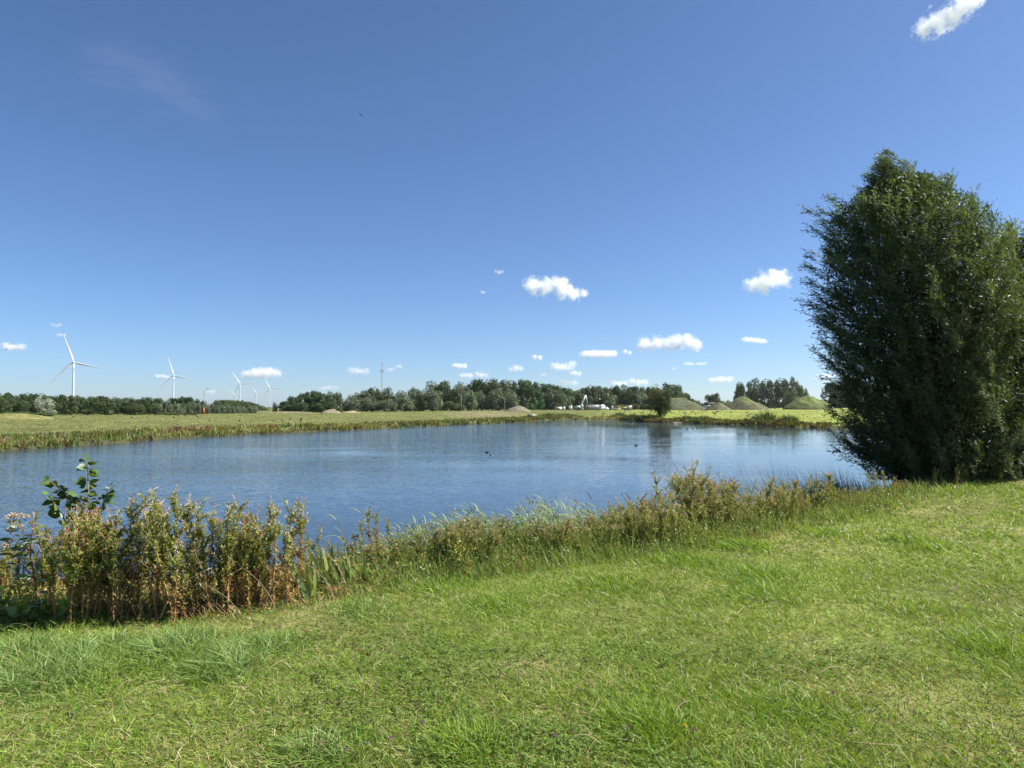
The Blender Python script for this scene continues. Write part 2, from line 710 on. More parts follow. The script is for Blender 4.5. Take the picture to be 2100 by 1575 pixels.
# ------------------------------------------------------------------ far trees
def crown_mesh(seed, kind, n=1500):
    """unit tree: height 1, half width about .5"""
    r = np.random.default_rng(seed)
    mb = MB()
    if kind in ('round', 'oak'):
        c0, sx, sz, lobes = .56, .44, .40, 22
        cols = [(.030, .058, .018), (.045, .075, .022), (.022, .042, .016)]
    elif kind == 'tall':
        c0, sx, sz, lobes = .54, .36, .46, 24
        cols = [(.048, .070, .024), (.060, .080, .028), (.032, .050, .020)]
    elif kind == 'silver':
        c0, sx, sz, lobes = .52, .42, .46, 24
        cols = [(.085, .110, .065), (.13, .155, .105), (.055, .078, .042)]
    elif kind == 'pale':
        c0, sx, sz, lobes = .52, .42, .46, 22
        cols = [(.19, .22, .17), (.26, .29, .23), (.11, .14, .09)]
    elif kind == 'poplar':
        c0, sx, sz, lobes = .53, .33, .47, 20
        cols = [(.10, .125, .075), (.15, .175, .12), (.07, .095, .05)]
    else:  # shrub
        c0, sx, sz, lobes = .45, .47, .46, 16
        cols = [(.065, .095, .030), (.085, .115, .036), (.045, .070, .024)]
    cols = np.array(cols) * 1.45
    P, N, C, S = [], [], [], []
    skirt = 9 if kind in ('round', 'tall', 'silver', 'poplar') else 0
    for i in range(lobes + skirt):
        for _ in range(30):
            v = r.normal(size=3)
            v /= np.linalg.norm(v)
            rad = r.uniform(.45, .85)
            c = v * rad * np.array([sx, sx, sz]) + np.array([0, 0, c0])
            if c[2] > .12:
                break
        if i >= lobes:
            an = r.uniform(0, 6.28)
            k_ = sx * r.uniform(.45, .85)
            c = np.array([math.cos(an) * k_, math.sin(an) * k_, r.uniform(.08, .34)])
        lr = r.uniform(.11, .19) * (1 - .3 * max(0, c[2] - c0))
        m = int(n / lobes)
        d = nrm(r.normal(size=(m, 3)))
        p = c + d * (lr * r.uniform(.6, 1.08, (m, 1))) * np.array([1, 1, 1.05 if kind != 'poplar' else 1.6])
        P.append(p)
        N.append(nrm(d * 1.0 + r.normal(size=(m, 3)) * .45))
        tone = r.uniform(.8, 1.2)
        C.append(cols[r.choice(3, m, p=[.55, .2, .25])] * tone * r.uniform(.75, 1.25, (m, 1)))
        S.append(r.uniform(.035, .06, m))
    P, N, C, S = np.concatenate(P), np.concatenate(N), np.concatenate(C), np.concatenate(S)
    ok = P[:, 2] > .03
    P, N, C, S = P[ok], N[ok], C[ok], S[ok]
    a = nrm(np.cross(N, r.normal(size=N.shape)))
    b = np.cross(N, a)
    mb.leaves(P - a * S[:, None] * .5, a, b, S, S * .85, C, bend=N * S[:, None] * r.uniform(-.3, .3, (len(P), 1)), mid=.5)
    return mb.mesh('crown_' + kind, M_CROWN)


def trunk_mesh(seed, kind):
    r = np.random.default_rng(seed)
    mb = MB()
    col = (.055, .045, .034)
    top = .7 if kind != 'shrub' else .5
    mb.tube([(0, 0, -.03), (.006, 0, .2), (-.005, .01, .45), (.01, 0, top)], [.026, .02, .013, .005], col, 6)
    for i in range(6):
        a = r.uniform(0, 6.28)
        z0 = r.uniform(.15, .45)
        l = r.uniform(.15, .3)
        mb.tube([(0, 0, z0), (math.cos(a) * l * .5, math.sin(a) * l * .5, z0 + l * .5), (math.cos(a) * l, math.sin(a) * l, z0 + l * 1.1)], [.011, .008, .003], col, 4)
    return mb.mesh('trunk_' + kind, M_BARK)


TREE = {}
for kd in ('round', 'oak', 'tall', 'silver', 'poplar', 'shrub', 'pale'):
    TREE[kd] = []
    for v in range(3 if kd != 'pale' else 1):
        s = hash(kd) % 1 + 40 + v * 7 + len(kd) * 13
        TREE[kd].append((crown_mesh(s, kd, 3400 if kd in ('round', 'oak') else 2800), trunk_mesh(s + 1, kd)))


def tree(kd, px, top, D, wpx, label, group=None, name=None, cat='tree', zb=None, pack=1.0):
    x = (px - 1050) / F * D
    z0 = zg1(x, D) if zb is None else zb
    ztop = at(px, top, D).z
    h = max(ztop - z0, 1.0)
    w = wpx / F * D * 1.08
    t = thing(name or ('tree' if kd != 'shrub' else 'bush'), label, cat if kd != 'shrub' else 'bush', (x, D, z0 - .02), random.uniform(0, 6.28), group, (w, w, h))
    cm, tm = random.choice(TREE[kd])
    for nm, me in (('crown', cm), ('trunk', tm)):
        o = bpy.data.objects.new(nm, me)
        COL.objects.link(o)
        o.parent = t
    return t


def prof(px, pts):
    return float(np.interp(px, [p[0] for p in pts], [p[1] for p in pts]))


# wood under the largest turbine
LW = 'dark green broadleaf tree in the long wood standing below the largest wind turbine'
G1 = 'trees of the long wood'
ptsL = [(-300, 800), (0, 806), (60, 804), (130, 808), (160, 807), (230, 812), (330, 815), (450, 822)]
p = -260
while p < 330:
    tree(random.choice(['tall', 'round', 'tall']), p, prof(p, ptsL) + random.uniform(-2, 4), 250 + random.uniform(-8, 8), random.uniform(36, 52), ('dark green tree in the rear rank of the long wood, behind the pale silver willow' if p < 118 else 'dark green tree in the rear rank of the long wood, near the largest turbine tower' if p < 215 else 'dark green tree in the rear rank of the long wood, towards the silvery poplars'), G1)
    p += random.uniform(17, 24)
p = -250
while p < 330:
    tree(random.choice(['tall', 'tall', 'round', 'tall']), p, prof(p, ptsL) + random.uniform(6, 16), 222 + random.uniform(-6, 6), random.uniform(28, 44), ('lower olive tree along the front of the long wood, flanking the pale silver willow' if p < 180 else 'lower olive tree along the front of the long wood, towards the silvery poplars'), G1)
    p += random.uniform(19, 27)
tree('pale', 88, 811, 212, 42, 'pale silver willow shining in front of the dark long wood', name='silver_willow_tree')
tree('pale', 107, 838, 207, 20, 'small whitish willow shrub at the foot of the pale silver willow', name='silver_willow_bush')
for px, tp in ((352, 815), (372, 812), (392, 813), (412, 820)):
    tree('round', px, tp, 262, 34, 'rounded dark tree rising behind the row of silvery poplars', 'rounded trees behind the silvery poplars')
p = 318
while p < 532:
    tree('poplar', p, prof(p, [(318, 826), (370, 824), (420, 829), (520, 832)]) + random.uniform(-2, 3), 236 + (p - 318) * .12, random.uniform(14, 20), 'slim silvery poplar in the close row behind the orange-based lamp post', 'row of silvery poplars')
    p += random.uniform(8.5, 12)
for i in range(16):
    p = 446 + i * 6.6
    tree('tall', p, prof(p, [(440, 819), (470, 818), (510, 822), (530, 829), (548, 843)]), 290 + i * 14, 26, 'dark green tree in the straight plantation above the silvery poplars', 'straight plantation of dark trees')
# low bushes along the wood
for px, tp, D, w in ((40, 843, 200, 60), (75, 845, 196, 50), (12, 845, 190, 40), (178, 836, 214, 20), (100, 846, 190, 44), (345, 847, 205, 22), (362, 846, 205, 26), (380, 846, 205, 26), (396, 847, 205, 20)):
    tree('shrub', px, tp, D, w, 'low spreading bush at the edge of the meadow before the long wood', 'low bushes before the long wood')

# the group beyond the last big turbine
tree('poplar', 564, 824, 300, 14, 'narrow grey-green young tree standing alone right beside the turbine tower', name='young_tree')
GB = 'dark rounded tree in the isolated clump beside the foremost gap with turbines'
for px, tp, w, D in ((585, 822, 30, 300), (604, 811, 42, 305), (628, 803, 46, 310), (645, 800, 44, 312), (664, 806, 40, 305), (594, 830, 34, 292), (618, 824, 40, 290), (655, 825, 42, 290)):
    tree('round', px, tp, D, w, GB, 'isolated clump of dark trees')
for px, tp, w, D in ((680, 803, 30, 300), (692, 801, 24, 302), (676, 822, 34, 292)):
    tree('tall', px, tp, D, w, 'upright olive tree closing the end of the isolated dark clump', 'upright olive trees of the clump')
GC = 'grey-green willow in the wood below the lattice mast'
for px, tp, w, D in ((716, 809, 34, 310), (742, 796, 46, 320), (765, 791, 44, 322), (790, 795, 44, 318), (812, 800, 44, 318), (838, 792, 44, 322), (858, 789, 40, 322),
                     (728, 820, 44, 296), (762, 815, 52, 298), (800, 818, 50, 296), (832, 812, 48, 300), (868, 806, 44, 304), (888, 800, 46, 306)):
    tree(random.choice(['silver', 'silver', 'tall']), px, tp, D, w, GC, 'willows below the lattice mast')
GD = 'tall dark olive tree in the big wood behind the soil heap'
p = 885
while p < 1190:
    tree(random.choice(['round', 'round', 'tall', 'silver']), p, prof(p, [(880, 781), (900, 777), (930, 780), (985, 776), (1050, 775), (1090, 779), (1120, 787), (1150, 790), (1190, 797)]) + random.uniform(-1, 3), (370 if p < 1100 else 430) + random.uniform(-10, 10), random.uniform(46, 62), GD, 'tall trees of the big wood')
    p += random.uniform(15, 21)
p = 905
while p < 1150:
    tree(random.choice(['silver', 'silver', 'tall']), p, random.uniform(791, 802), (345 if p < 1075 else 408) + random.uniform(-8, 8), random.uniform(38, 52), 'broad grey-green willow at the front of the big wood behind the soil heap', 'willows fronting the big wood')
    p += random.uniform(26, 34)
for px, tp, w in ((830, 828, 60), (860, 829, 60), (890, 830, 50), (915, 818, 36), (938, 826, 34), (800, 834, 50), (750, 836, 40), (700, 838, 46), (1095, 829, 22), (1130, 833, 40), (1190, 830, 44)):
    tree('shrub', px, tp, 318 if px < 1090 else 415, w, 'rounded olive bush at the foot of the woods along the meadow', 'bushes at the foot of the woods')
tree('silver', 1140, 799, 402, 46, 'silvery willow with a pale rounded crown beside the small pale shed', name='willow_tree')
tree('silver', 1160, 806, 404, 34, 'small silvery willow leaning towards the white excavator', name='willow_tree')
p = 1185
while p < 1400:
    tree(random.choice(['round', 'tall', 'round']), p, prof(p, [(1180, 797), (1195, 792), (1215, 788), (1240, 791), (1290, 789), (1330, 791), (1400, 800)]) + random.uniform(-1, 4), 480 + random.uniform(-10, 10), random.uniform(34, 48), 'dark tree in the wood right behind the excavator and containers', 'trees behind the building site')
    p += random.uniform(12, 17)
for px, tp, w in ((1250, 803, 44), (1290, 797, 42), (1315, 803, 34), (1225, 815, 30), (1330, 812, 36)):
    tree('silver' if px in (1250, 1315) else 'round', px, tp, 450, w, 'rounded tree standing forward of the wood behind the containers', 'forward trees at the building site')
for px in (1172, 1215, 1262, 1282, 1300, 1330):
    tree('shrub', px, random.uniform(824, 829), 440, random.uniform(24, 36), 'olive bush between the containers and the wood', 'bushes at the building site')
tree('oak', 1378, 780, 520, 48, 'big dark tree with a domed crown rising behind the grey mound', name='oak_tree')
tree('oak', 1405, 802, 520, 30, 'smaller dark tree tucked behind the top of the grey mound', name='oak_tree')
tree('oak', 1418, 815, 520, 20, 'low dark tree at the foot of the grey mound', name='oak_tree')
tree('oak', 1463, 803, 520, 36, 'lone round dark tree beside the small white cottage', name='oak_tree')
for px, tp, w in ((1520, 780, 26), (1545, 776, 42), (1575, 774, 44), (1606, 772, 46), (1628, 773, 34), (1645, 790, 30), (1512, 800, 20)):
    tree('tall' if px > 1515 else 'round', px, tp, 560, w, 'tall poplar in the dense group behind the pointed green mound', 'poplars behind the pointed mound')
tree('silver', 1622, 796, 545, 34, 'lower grey-green tree in front of the poplar group', name='willow_tree')
for px, tp, w in ((1708, 782, 48), (1740, 776, 60), (1790, 785, 60), (1860, 780, 70), (1930, 790, 60), (2010, 785, 70), (2090, 780, 60), (2180, 784, 70)):
    tree('round', px, tp, 560, w, 'dark tree behind the rounded mound, partly hidden by the big willow', 'trees behind the big willow')
# far blue woodland strip
p = 1380
while p < 2000:
    tree('tall', p, random.uniform(820, 826), 1500 + random.uniform(-60, 60), random.uniform(18, 28), 'tree of the distant low strip of woodland beyond the mounds', 'distant woodland strip', zb=-1)
    p += random.uniform(10, 15)
p = 380
while p < 620:
    tree('tall', p, random.uniform(833, 838), 1300 + random.uniform(-60, 60), random.uniform(16, 26), 'tree of the distant low strip of woodland below the smaller turbines', 'distant woodland below the turbines', zb=-3)
    p += random.uniform(10, 15)

# ------------------------------------------------------------------ wind turbines
WHITE = (.58, .59, .60)


def turbine(px, py, D, ang, yaw, label):
    hub = at(px, py, D)
    zb = -1.0
    t = thing('wind_turbine', label, 'wind turbine', (hub.x, D, zb), math.radians(yaw), 'row of wind turbines')
    H = hub.z - zb
    mb = MB()
    zs = np.linspace(0, H - 1.4, 9)
    mb.tube([(0, 0, z) for z in zs], np.linspace(2.1, 1.25, 9), WHITE, 18)
    mb.build('tower', M_PAINT, t, True)
    mb = MB()
    mb.tube([(0, y, H) for y in (-3.2, -2.6, 0, 3, 5.5, 6.2)], [1.3, 1.9, 2.05, 1.9, 1.4, .8], (.62, .63, .64), 12)
    mb.build('nacelle', M_PAINT, t, True)
    mb = MB()
    mb.tube([(0, y, H) for y in (-6.3, -6.0, -5.2, -4.2, -3.25)], [.15, .8, 1.35, 1.6, 1.6], (.7, .71, .72), 14)
    mb.build('hub', M_PAINT, t, True)
    R = 50
    for kk in range(3):
        mb = MB()
        a = math.radians(ang + 120 * kk)
        st = np.array([0, .03, .08, .18, .3, .5, .7, .85, .95, 1.0]) * R
        ch = np.array([1.0, 1.1, 1.9, 2.7, 2.35, 1.75, 1.3, .95, .6, .12])
        th = np.array([1.0, 1.0, .8, .55, .42, .28, .2, .14, .1, .04])
        tw = np.radians([0, 14, 16, 14, 11, 7, 4, 2, 1, 0])
        V = []
        for s_, c_, t_, w_ in zip(st, ch, th, tw):
            for (cx, cy) in ((-.32, 0), (-.15, .5), (.2, .42), (.68, 0), (.2, -.42), (-.15, -.5)):
                lx, ly = cx * c_ * 1.25, cy * t_
                X1 = lx * math.cos(w_) - ly * math.sin(w_)
                Y1 = lx * math.sin(w_) + ly * math.cos(w_)
                V.append((X1 * math.cos(a) + s_ * math.sin(a), Y1 - 4.6, H - X1 * math.sin(a) + s_ * math.cos(a)))
        q = []
        for i in range(len(st) - 1):
            for j in range(6):
                k2_ = (j + 1) % 6
                q.append([i * 6 + j, i * 6 + k2_, (i + 1) * 6 + k2_, (i + 1) * 6 + j])
        mb.add(V, q, WHITE)
        mb.build('blade', M_PAINT, t, True)
    return t


turbine(151, 743, 1266, -18, 28, 'largest white wind turbine, towering over the long dark wood')
turbine(356, 770, 1790, -17, 26, 'white wind turbine above the rounded trees behind the silvery poplars')
turbine(492, 787, 2430, -33, 24, 'white wind turbine rising highest above the straight plantation, its tower overlapping a smaller one')
turbine(482, 811, 4700, -41, 22, 'smallest wind turbine, half hidden behind the tower of a nearer one')
turbine(526, 806, 4000, -36, 22, 'small white wind turbine over the low end of the straight plantation')
turbine(553, 796, 2990, -27, 22, 'white wind turbine whose whole tower shows in the gap between the woods')

# ------------------------------------------------------------------ lattice mast
mp = at(783, 800, 620)
t = thing('radio_mast', 'slender grey steel lattice mast rising out of the willow wood', 'mast', (mp.x, 620, -.4))
Ht = at(783, 736, 620).z + .4
gcol = (.38, .41, .44)


def mast_w(z):
    return .95 - .5 * z / Ht


for i in range(3):
    a = i * 2.094 + .3
    mb = MB()
    zs = np.linspace(0, Ht, 12)
    mb.tube([(mast_w(z) * math.cos(a), mast_w(z) * math.sin(a), z) for z in zs], .09, gcol, 5)
    mb.build('leg', M_STEEL, t)
mb = MB()
zs = np.arange(0, Ht - 1.5, 1.8)
for n_, z in enumerate(zs):
    for i in range(3):
        a, b = i * 2.094 + .3, (i + 1) * 2.094 + .3
        z2 = z + 1.8
        mb.tube([(mast_w(z) * math.cos(a), mast_w(z) * math.sin(a), z), (mast_w(z2) * math.cos(b), mast_w(z2) * math.sin(b), z2)], .04, gcol, 3)
        mb.tube([(mast_w(z) * math.cos(a), mast_w(z) * math.sin(a), z), (mast_w(z) * math.cos(b), mast_w(z) * math.sin(b), z)], .04, gcol, 3)
tag(mb.build('lattice', M_STEEL, t), kind='stuff')
za = at(783, 761, 620).z + .4
for sx in (-1.25, .9):
    mb = MB()
    mb.box(sx - .22, sx + .22, -.3, .1, za - 1.1, za + 1.1, (.09, .10, .12), .03)
    mb.tube([(sx, 0, za), (0, 0, za)], .06, gcol, 4)
    mb.build('antenna_panel', M_PAINT, t)
mb = MB()
mb.tube([(.2, 0, Ht - 3.2), (2.0, 0, Ht - 3.2), (2.0, 0, Ht - .6)], .06, gcol, 4)
mb.build('side_antenna', M_STEEL, t)
mb = MB()
mb.box(-.35, .35, -.35, .35, Ht - .2, Ht + 1.6, (.30, .33, .37), .05)
mb.tube([(0, 0, Ht + 1.6), (0, 0, Ht + 4)], .05, gcol, 4)
mb.build('top_antenna', M_STEEL, t)

# ------------------------------------------------------------------ street lamps
def lamp(px, base_py, top_py, D, orange, side, label):
    b = at(px, base_py, D)
    z0 = zg1(b.x, D)
    H = at(px, top_py, D).z - z0
    t = thing('street_lamp', label, 'street lamp', (b.x, D, z0))
    mb = MB()
    zo = H * .26 if orange else 0
    if orange:
        mb.tube([(0, 0, -.1), (0, 0, zo)], [.15, .14], (.62, .11, .03), 10)
        mb.build('orange_sleeve', M_PAINT, t)
        mb = MB()
    s = side
    mb.tube([(0, 0, zo - .05 if orange else -.1), (0, 0, H * .6), (0, 0, H * .86), (s * .06 * H, 0, H * .95), (s * .115 * H, 0, H * .985)], [.11, .085, .065, .055, .05], (.42, .44, .45), 8)
    mb.build('pole', M_STEEL, t)
    mb = MB()
    mb.box(s * .115 * H - .1, s * .115 * H + s * .75, -.16, .16, H * .985 - .06, H * .985 + .12, (.25, .26, .27), .04)
    mb.build('lamp_head', M_PAINT, t)


lamp(418, 850, 797, 215, True, 1, 'tall street lamp with a bright orange lower pole before the silvery poplars')
lamp(946, 842, 808, 300, False, -1, 'tall plain grey street lamp standing in front of the big wood')
lamp(1035, 836, 815, 335, False, -1, 'shorter grey street lamp with outreaching arm just behind the soil heap')
lamp(1210, 838, 818, 430, False, 1, 'faint thin lamp post behind the long grey container')

# ------------------------------------------------------------------ mounds and heaps
def mound(name, px0, px1, top, D, peak, label, c_low, c_top, cat='mound', seed=0, flat=.0, sharp=1.25):
    r = np.random.default_rng(seed)
    xl, xr = (px0 - 1050) / F * D, (px1 - 1050) / F * D
    xc, w = (xl + xr) / 2, (xr - xl) / 2
    zb = zg1(xc, D)
    H = at(peak, top, D).z - zb
    off = ((peak - 1050) / F * D - xc) / w
    n = 30
    mb = MB()
    V, C = [], []
    for i in range(n + 1):
        for j in range(n + 1):
            a, b = i / n * 2 - 1, j / n * 2 - 1
            rr_ = math.hypot(a, b)
            if rr_ > 1:
                a, b = a / rr_, b / rr_
                rr_ = 1.0
            tt = 1 - math.hypot(a - off * (1 - rr_), b)
            tt = max(0, tt)
            h = (1 - (1 - min(1, tt / (1 - flat))) ** sharp)
            nz = float(fbm(np.array([a * 4 + seed]), np.array([b * 4]), seed)[0]) - .5
            nz2 = float(fbm(np.array([a * 13 + seed]), np.array([b * 13]), seed + 3)[0]) - .5
            h = max(0, h * (1 + nz * .45) + nz2 * .16 * min(1, h * 6))
            V.append((a * w, b * w * .8, h * H - .35 * (rr_ >= .999)))
            kk = min(1, max(0, h * 1.1 + nz * 3.0 + nz2 * 1.5))
            C.append(np.array(c_low) * (1 - kk) + np.array(c_top) * kk)
    q = [[i * (n + 1) + j, (i + 1) * (n + 1) + j, (i + 1) * (n + 1) + j + 1, i * (n + 1) + j + 1] for i in range(n) for j in range(n)]
    mb.add(V, np.array(q), np.array(C))
    o = mb.build(name, M_HEAP, None, False)
    o.location = (xc, D, zb)
    return tag(o, label, cat)


GRN, GRY = (.115, .150, .040), (.082, .088, .052)
mound('earth_mound', 1330, 1450, 813, 430, 1392, 'grey weedy earth mound right beside the waterside tree', GRY, (.075, .085, .042), seed=3)
mound('earth_mound', 1478, 1582, 809, 440, 1517, 'pointed green earth mound with a grey slumped foot', (.095, .09, .058), GRN, seed=5, sharp=1.05)
mound('earth_mound', 1604, 1712, 812, 430, 1655, 'broad rounded green earth mound beside the big willow', (.11, .12, .05), GRN, seed=8, sharp=1.6)
mound('earth_mound', 1445, 1500, 825, 420, 1472, 'low brown spoil bank leaning on the foot of the pointed mound', (.10, .095, .065), (.10, .105, .05), seed=11)
mound('earth_mound', 1520, 1575, 827, 415, 1545, 'dark freshly dug spoil at the foot of the pointed mound', (.13, .11, .085), (.12, .115, .06), seed=12)
mound('soil_heap', 1032, 1088, 831, 285, 1064, 'bare tan soil heap before the big wood', (.17, .15, .11), (.19, .17, .125), 'soil heap', 14)
mound('soil_heap', 658, 700, 838, 255, 680, 'grey soil heap at the meadow edge before the upright olive trees', (.20, .175, .125), (.18, .165, .11), 'soil heap', 15)
mound('soil_heap', 700, 740, 842, 255, 722, 'low sandy soil heap next to the grey soil heap', (.24, .20, .135), (.21, .19, .11), 'soil heap', 18)
mound('soil_heap', 530, 650, 844, 262, 600, 'long low bank of weedy soil closing the gap with the turbine tower', (.165, .145, .09), (.15, .145, .07), 'soil heap', 16, .2, 2)
mound('soil_heap', -30, 105, 849, 150, 20, 'low straw-coloured ridge on the meadow before the long wood', (.185, .175, .065), (.17, .17, .058), 'soil heap', 17, .2, 2)

# ------------------------------------------------------------------ building site
SD_ = 385.0


def site(name, label, cat, px, D=SD_, rz=0.0):
    x = (px - 1050) / F * D
    return thing(name, label, cat, (x, D, zg1(x, D)), rz)


# excavator
t = site('excavator', 'pale green and white crawler excavator with its boom raised high', 'excavator', 1188)
for y in (-1.15, 1.15):
    mb = MB()
    mb.prism([(-2.3, .25), (-1.9, 0), (1.9, 0), (2.3, .25), (2.3, .6), (1.9, .88), (-1.9, .88), (-2.3, .6)], y - .3, y + .3, (.045, .045, .045))
    tr = mb.build('track', M_PAINT, t)
    for x in (-1.7, -.85, 0, .85, 1.7):
        mb = MB()
        mb.tube([(x, y - .34, .4), (x, y + .34, .4)], .28, (.08, .08, .08), 10)
        mb.build('roller', M_PAINT, tr)
mb = MB()
mb.box(-1.5, 1.5, -.85, .85, .5, 1.1, (.07, .07, .07))
mb.build('undercarriage', M_PAINT, t)
mb = MB()
mb.box(-2.6, .6, -1.3, 1.3, 1.1, 2.45, (.36, .50, .42), .08)
mb.build('engine_housing', M_PAINT, t)
mb = MB()
mb.box(-2.85, -2.3, -1.25, 1.25, 1.15, 2.2, (.30, .40, .35), .06)
mb.build('counterweight', M_PAINT, t)
mb = MB()
mb.box(.55, 2.0, -1.3, -.25, 1.1, 2.9, (.75, .77, .76), .1)
cb = mb.build('cab', M_PAINT, t)
mb = MB()
mb.box(.8, 1.8, -1.33, -1.26, 1.9, 2.7, (.05, .07, .09))
mb.build('window', M_PAINT, cb)
mb = MB()
mb.prism([(.6, 1.6), (1.4, 1.4), (2.2, 4.2), (3.3, 6.8), (3.75, 8.1), (3.3, 8.3), (2.5, 7.0), (1.2, 4.5)], -.25 + .3, .25 + .3, (.80, .81, .80))
mb.build('boom', M_PAINT, t)
mb = MB()
mb.prism([(3.3, 8.2), (3.75, 8.2), (4.9, 2.3), (4.55, 2.2)], .12, .48, (.42, .43, .43))
mb.build('stick', M_PAINT, t)
mb = MB()
mb.prism([(4.4, 2.4), (5.1, 2.3), (5.4, 1.5), (5.0, .75), (4.1, .6), (4.3, 1.3)], -.3, .9, (.06, .06, .06))
mb.build('bucket', M_PAINT, t)

# containers and machines
t = site('container', 'long grey ribbed steel container with a bright white end', 'container', 1220, 392, .42)
mb = MB()
mb.box(-6.2, 6.0, -1.22, 1.22, .1, 2.9, (.20, .215, .235))
cbody = mb.build('body', M_PAINT, t)
for i in range(24):
    mb = MB()
    mb.box(-6.1 + i * .5, -5.9 + i * .5, -1.27, -1.22, .25, 2.55, (.17, .18, .20))
    mb.build('rib', M_PAINT, cbody)
t2 = site('container', 'bright white site cabin end butting on the long grey container', 'container', 1233.5, 386, .1)
mb = MB()
mb.box(-1.1, 1.1, -1.2, 1.2, .25, 2.95, (.80, .80, .78))
b_ = mb.build('body', M_PAINT, t2)
mb = MB()
mb.box(-1.16, 1.16, -1.26, 1.26, 2.95, 3.06, (.6, .6, .6))
mb.build('roof', M_PAINT, t2)
mb = MB()
mb.box(-.45, .45, -1.25, -1.2, .3, 2.3, (.70, .71, .72))
mb.build('door', M_PAINT, b_)


def shed(px, D, w, h, d, col, roofc, label, name='shed', rz=0.0, cat='shed'):
    t = site(name, label, cat, px, D, rz)
    mb = MB()
    mb.box(-w / 2, w / 2, -d / 2, d / 2, 0, h, col)
    wl_ = mb.build('wall', M_PAINT, t)
    mb = MB()
    mb.box(-w / 2 - .12, w / 2 + .12, -d / 2 - .12, d / 2 + .12, h, h + .14, roofc, .05)
    mb.build('roof', M_PAINT, t)
    mb = MB()
    mb.box(-w * .15, w * .15, -d / 2 - .04, -d / 2 - .001, .05, h * .8, (.16, .17, .18))
    mb.build('door', M_PAINT, wl_)
    return t


shed(1145, 380, 3.6, 1.6, 2.2, (.62, .62, .58), (.45, .45, .43), 'small pale grey shed beside the silvery willow')
shed(1156, 376, 1.3, 1.7, 1.5, (.78, .78, .74), (.5, .5, .5), 'narrow white hut beside the small pale shed', name='hut', cat='hut')
shed(1170.5, 378, 1.25, 2.3, 1.25, (.75, .76, .76), (.35, .35, .38), 'white portable cabin standing alone left free of the excavator', name='portable_cabin', cat='cabin')
shed(1166.5, 380, 1.1, 2.2, 1.3, (.13, .13, .15), (.10, .10, .11), 'dark narrow cabin next to the white portable cabin', name='portable_cabin', cat='cabin')
shed(1288, 405, 4.2, 2.5, 2.4, (.17, .17, .16), (.2, .2, .19), 'dark brown site container behind the yellow timber stacks', name='container', cat='container')
mb = MB()
mb.tube([(0, 0, 0), (0, 0, 2.6)], .14, (.66, .62, .5), 8)
mb.box(-.25, .25, -.25, .25, 2.6, 2.72, (.6, .56, .45))
o = mb.build('marker_post', M_PAINT)
o.location = ((1294.5 - 1050) / F * 395, 395, zg1((1294.5 - 1050) / F * 395, 395))
tag(o, 'pale upright marker post at the end of the dark site container', 'post')


def stack(px, D, w, rows, z0, col, label):
    t = site('timber_stack', label, 'timber stack', px, D)
    for i in range(2):
        mb = MB()
        mb.box(-w / 2 + .3 + i * (w - .9), -w / 2 + .6 + i * (w - .9), -.7, .7, 0, z0, (.10, .08, .06))
        mb.build('bearer', M_BARK, t)
    for r_ in range(rows):
        mb = MB()
        e = random.uniform(-.12, .12)
        mb.box(-w / 2 + e, w / 2 + e, -.6, .6, z0 + r_ * .24, z0 + r_ * .24 + .22, tuple(np.array(col) * random.uniform(.85, 1.1)))
        mb.build('plank', M_BARK, t)


stack(1267, 372, 3.4, 3, .35, (.72, .62, .36), 'pale yellow stack of planks at the end of the building site')
stack(1267.5, 375, 2.6, 2, 1.55, (.60, .47, .22), 'ochre stack of planks raised above the pale yellow stack')
stack(1279, 376, 3.2, 3, 1.2, (.70, .58, .28), 'golden stack of planks raised before the dark site container')
# small van and roller
t = site('site_van', 'small white van parked behind the white container end', 'van', 1241, 388)
mb = MB()
mb.prism([(-1.9, .45), (1.9, .45), (1.9, 1.0), (1.5, 1.15), (1.0, 1.85), (-1.8, 1.9), (-1.95, 1.2)], -.85, .85, (.72, .74, .75))
vb = mb.build('body', M_PAINT, t)
mb = MB()
mb.prism([(.1, 1.2), (1.25, 1.2), (.9, 1.75), (.1, 1.75)], -.88, -.851, (.04, .05, .06))
mb.build('window', M_PAINT, vb)
for x in (-1.2, 1.2):
    for y in (-.8, .8):
        mb = MB()
        mb.tube([(x, y - .1, .34), (x, y + .1, .34)], .34, (.03, .03, .03), 12)
        mb.build('wheel', M_PAINT, t)
t = site('road_roller', 'small dark road roller with a grey drum on the building site', 'roller', 1256, 384)
mb = MB()
mb.prism([(-1.6, .5), (1.0, .5), (1.1, 1.2), (.3, 1.3), (.2, 2.3), (-.9, 2.3), (-1.0, 1.3), (-1.6, 1.2)], -.7, .7, (.14, .15, .17))
mb.build('body', M_PAINT, t)
mb = MB()
mb.tube([(1.3, -.8, .6), (1.3, .8, .6)], .6, (.3, .3, .31), 16)
mb.build('drum', M_STEEL, t)
for y in (-.75, .75):
    mb = MB()
    mb.tube([(-1.1, y - .15, .55), (-1.1, y + .15, .55)], .55, (.04, .04, .04), 14)
    mb.build('wheel', M_PAINT, t)

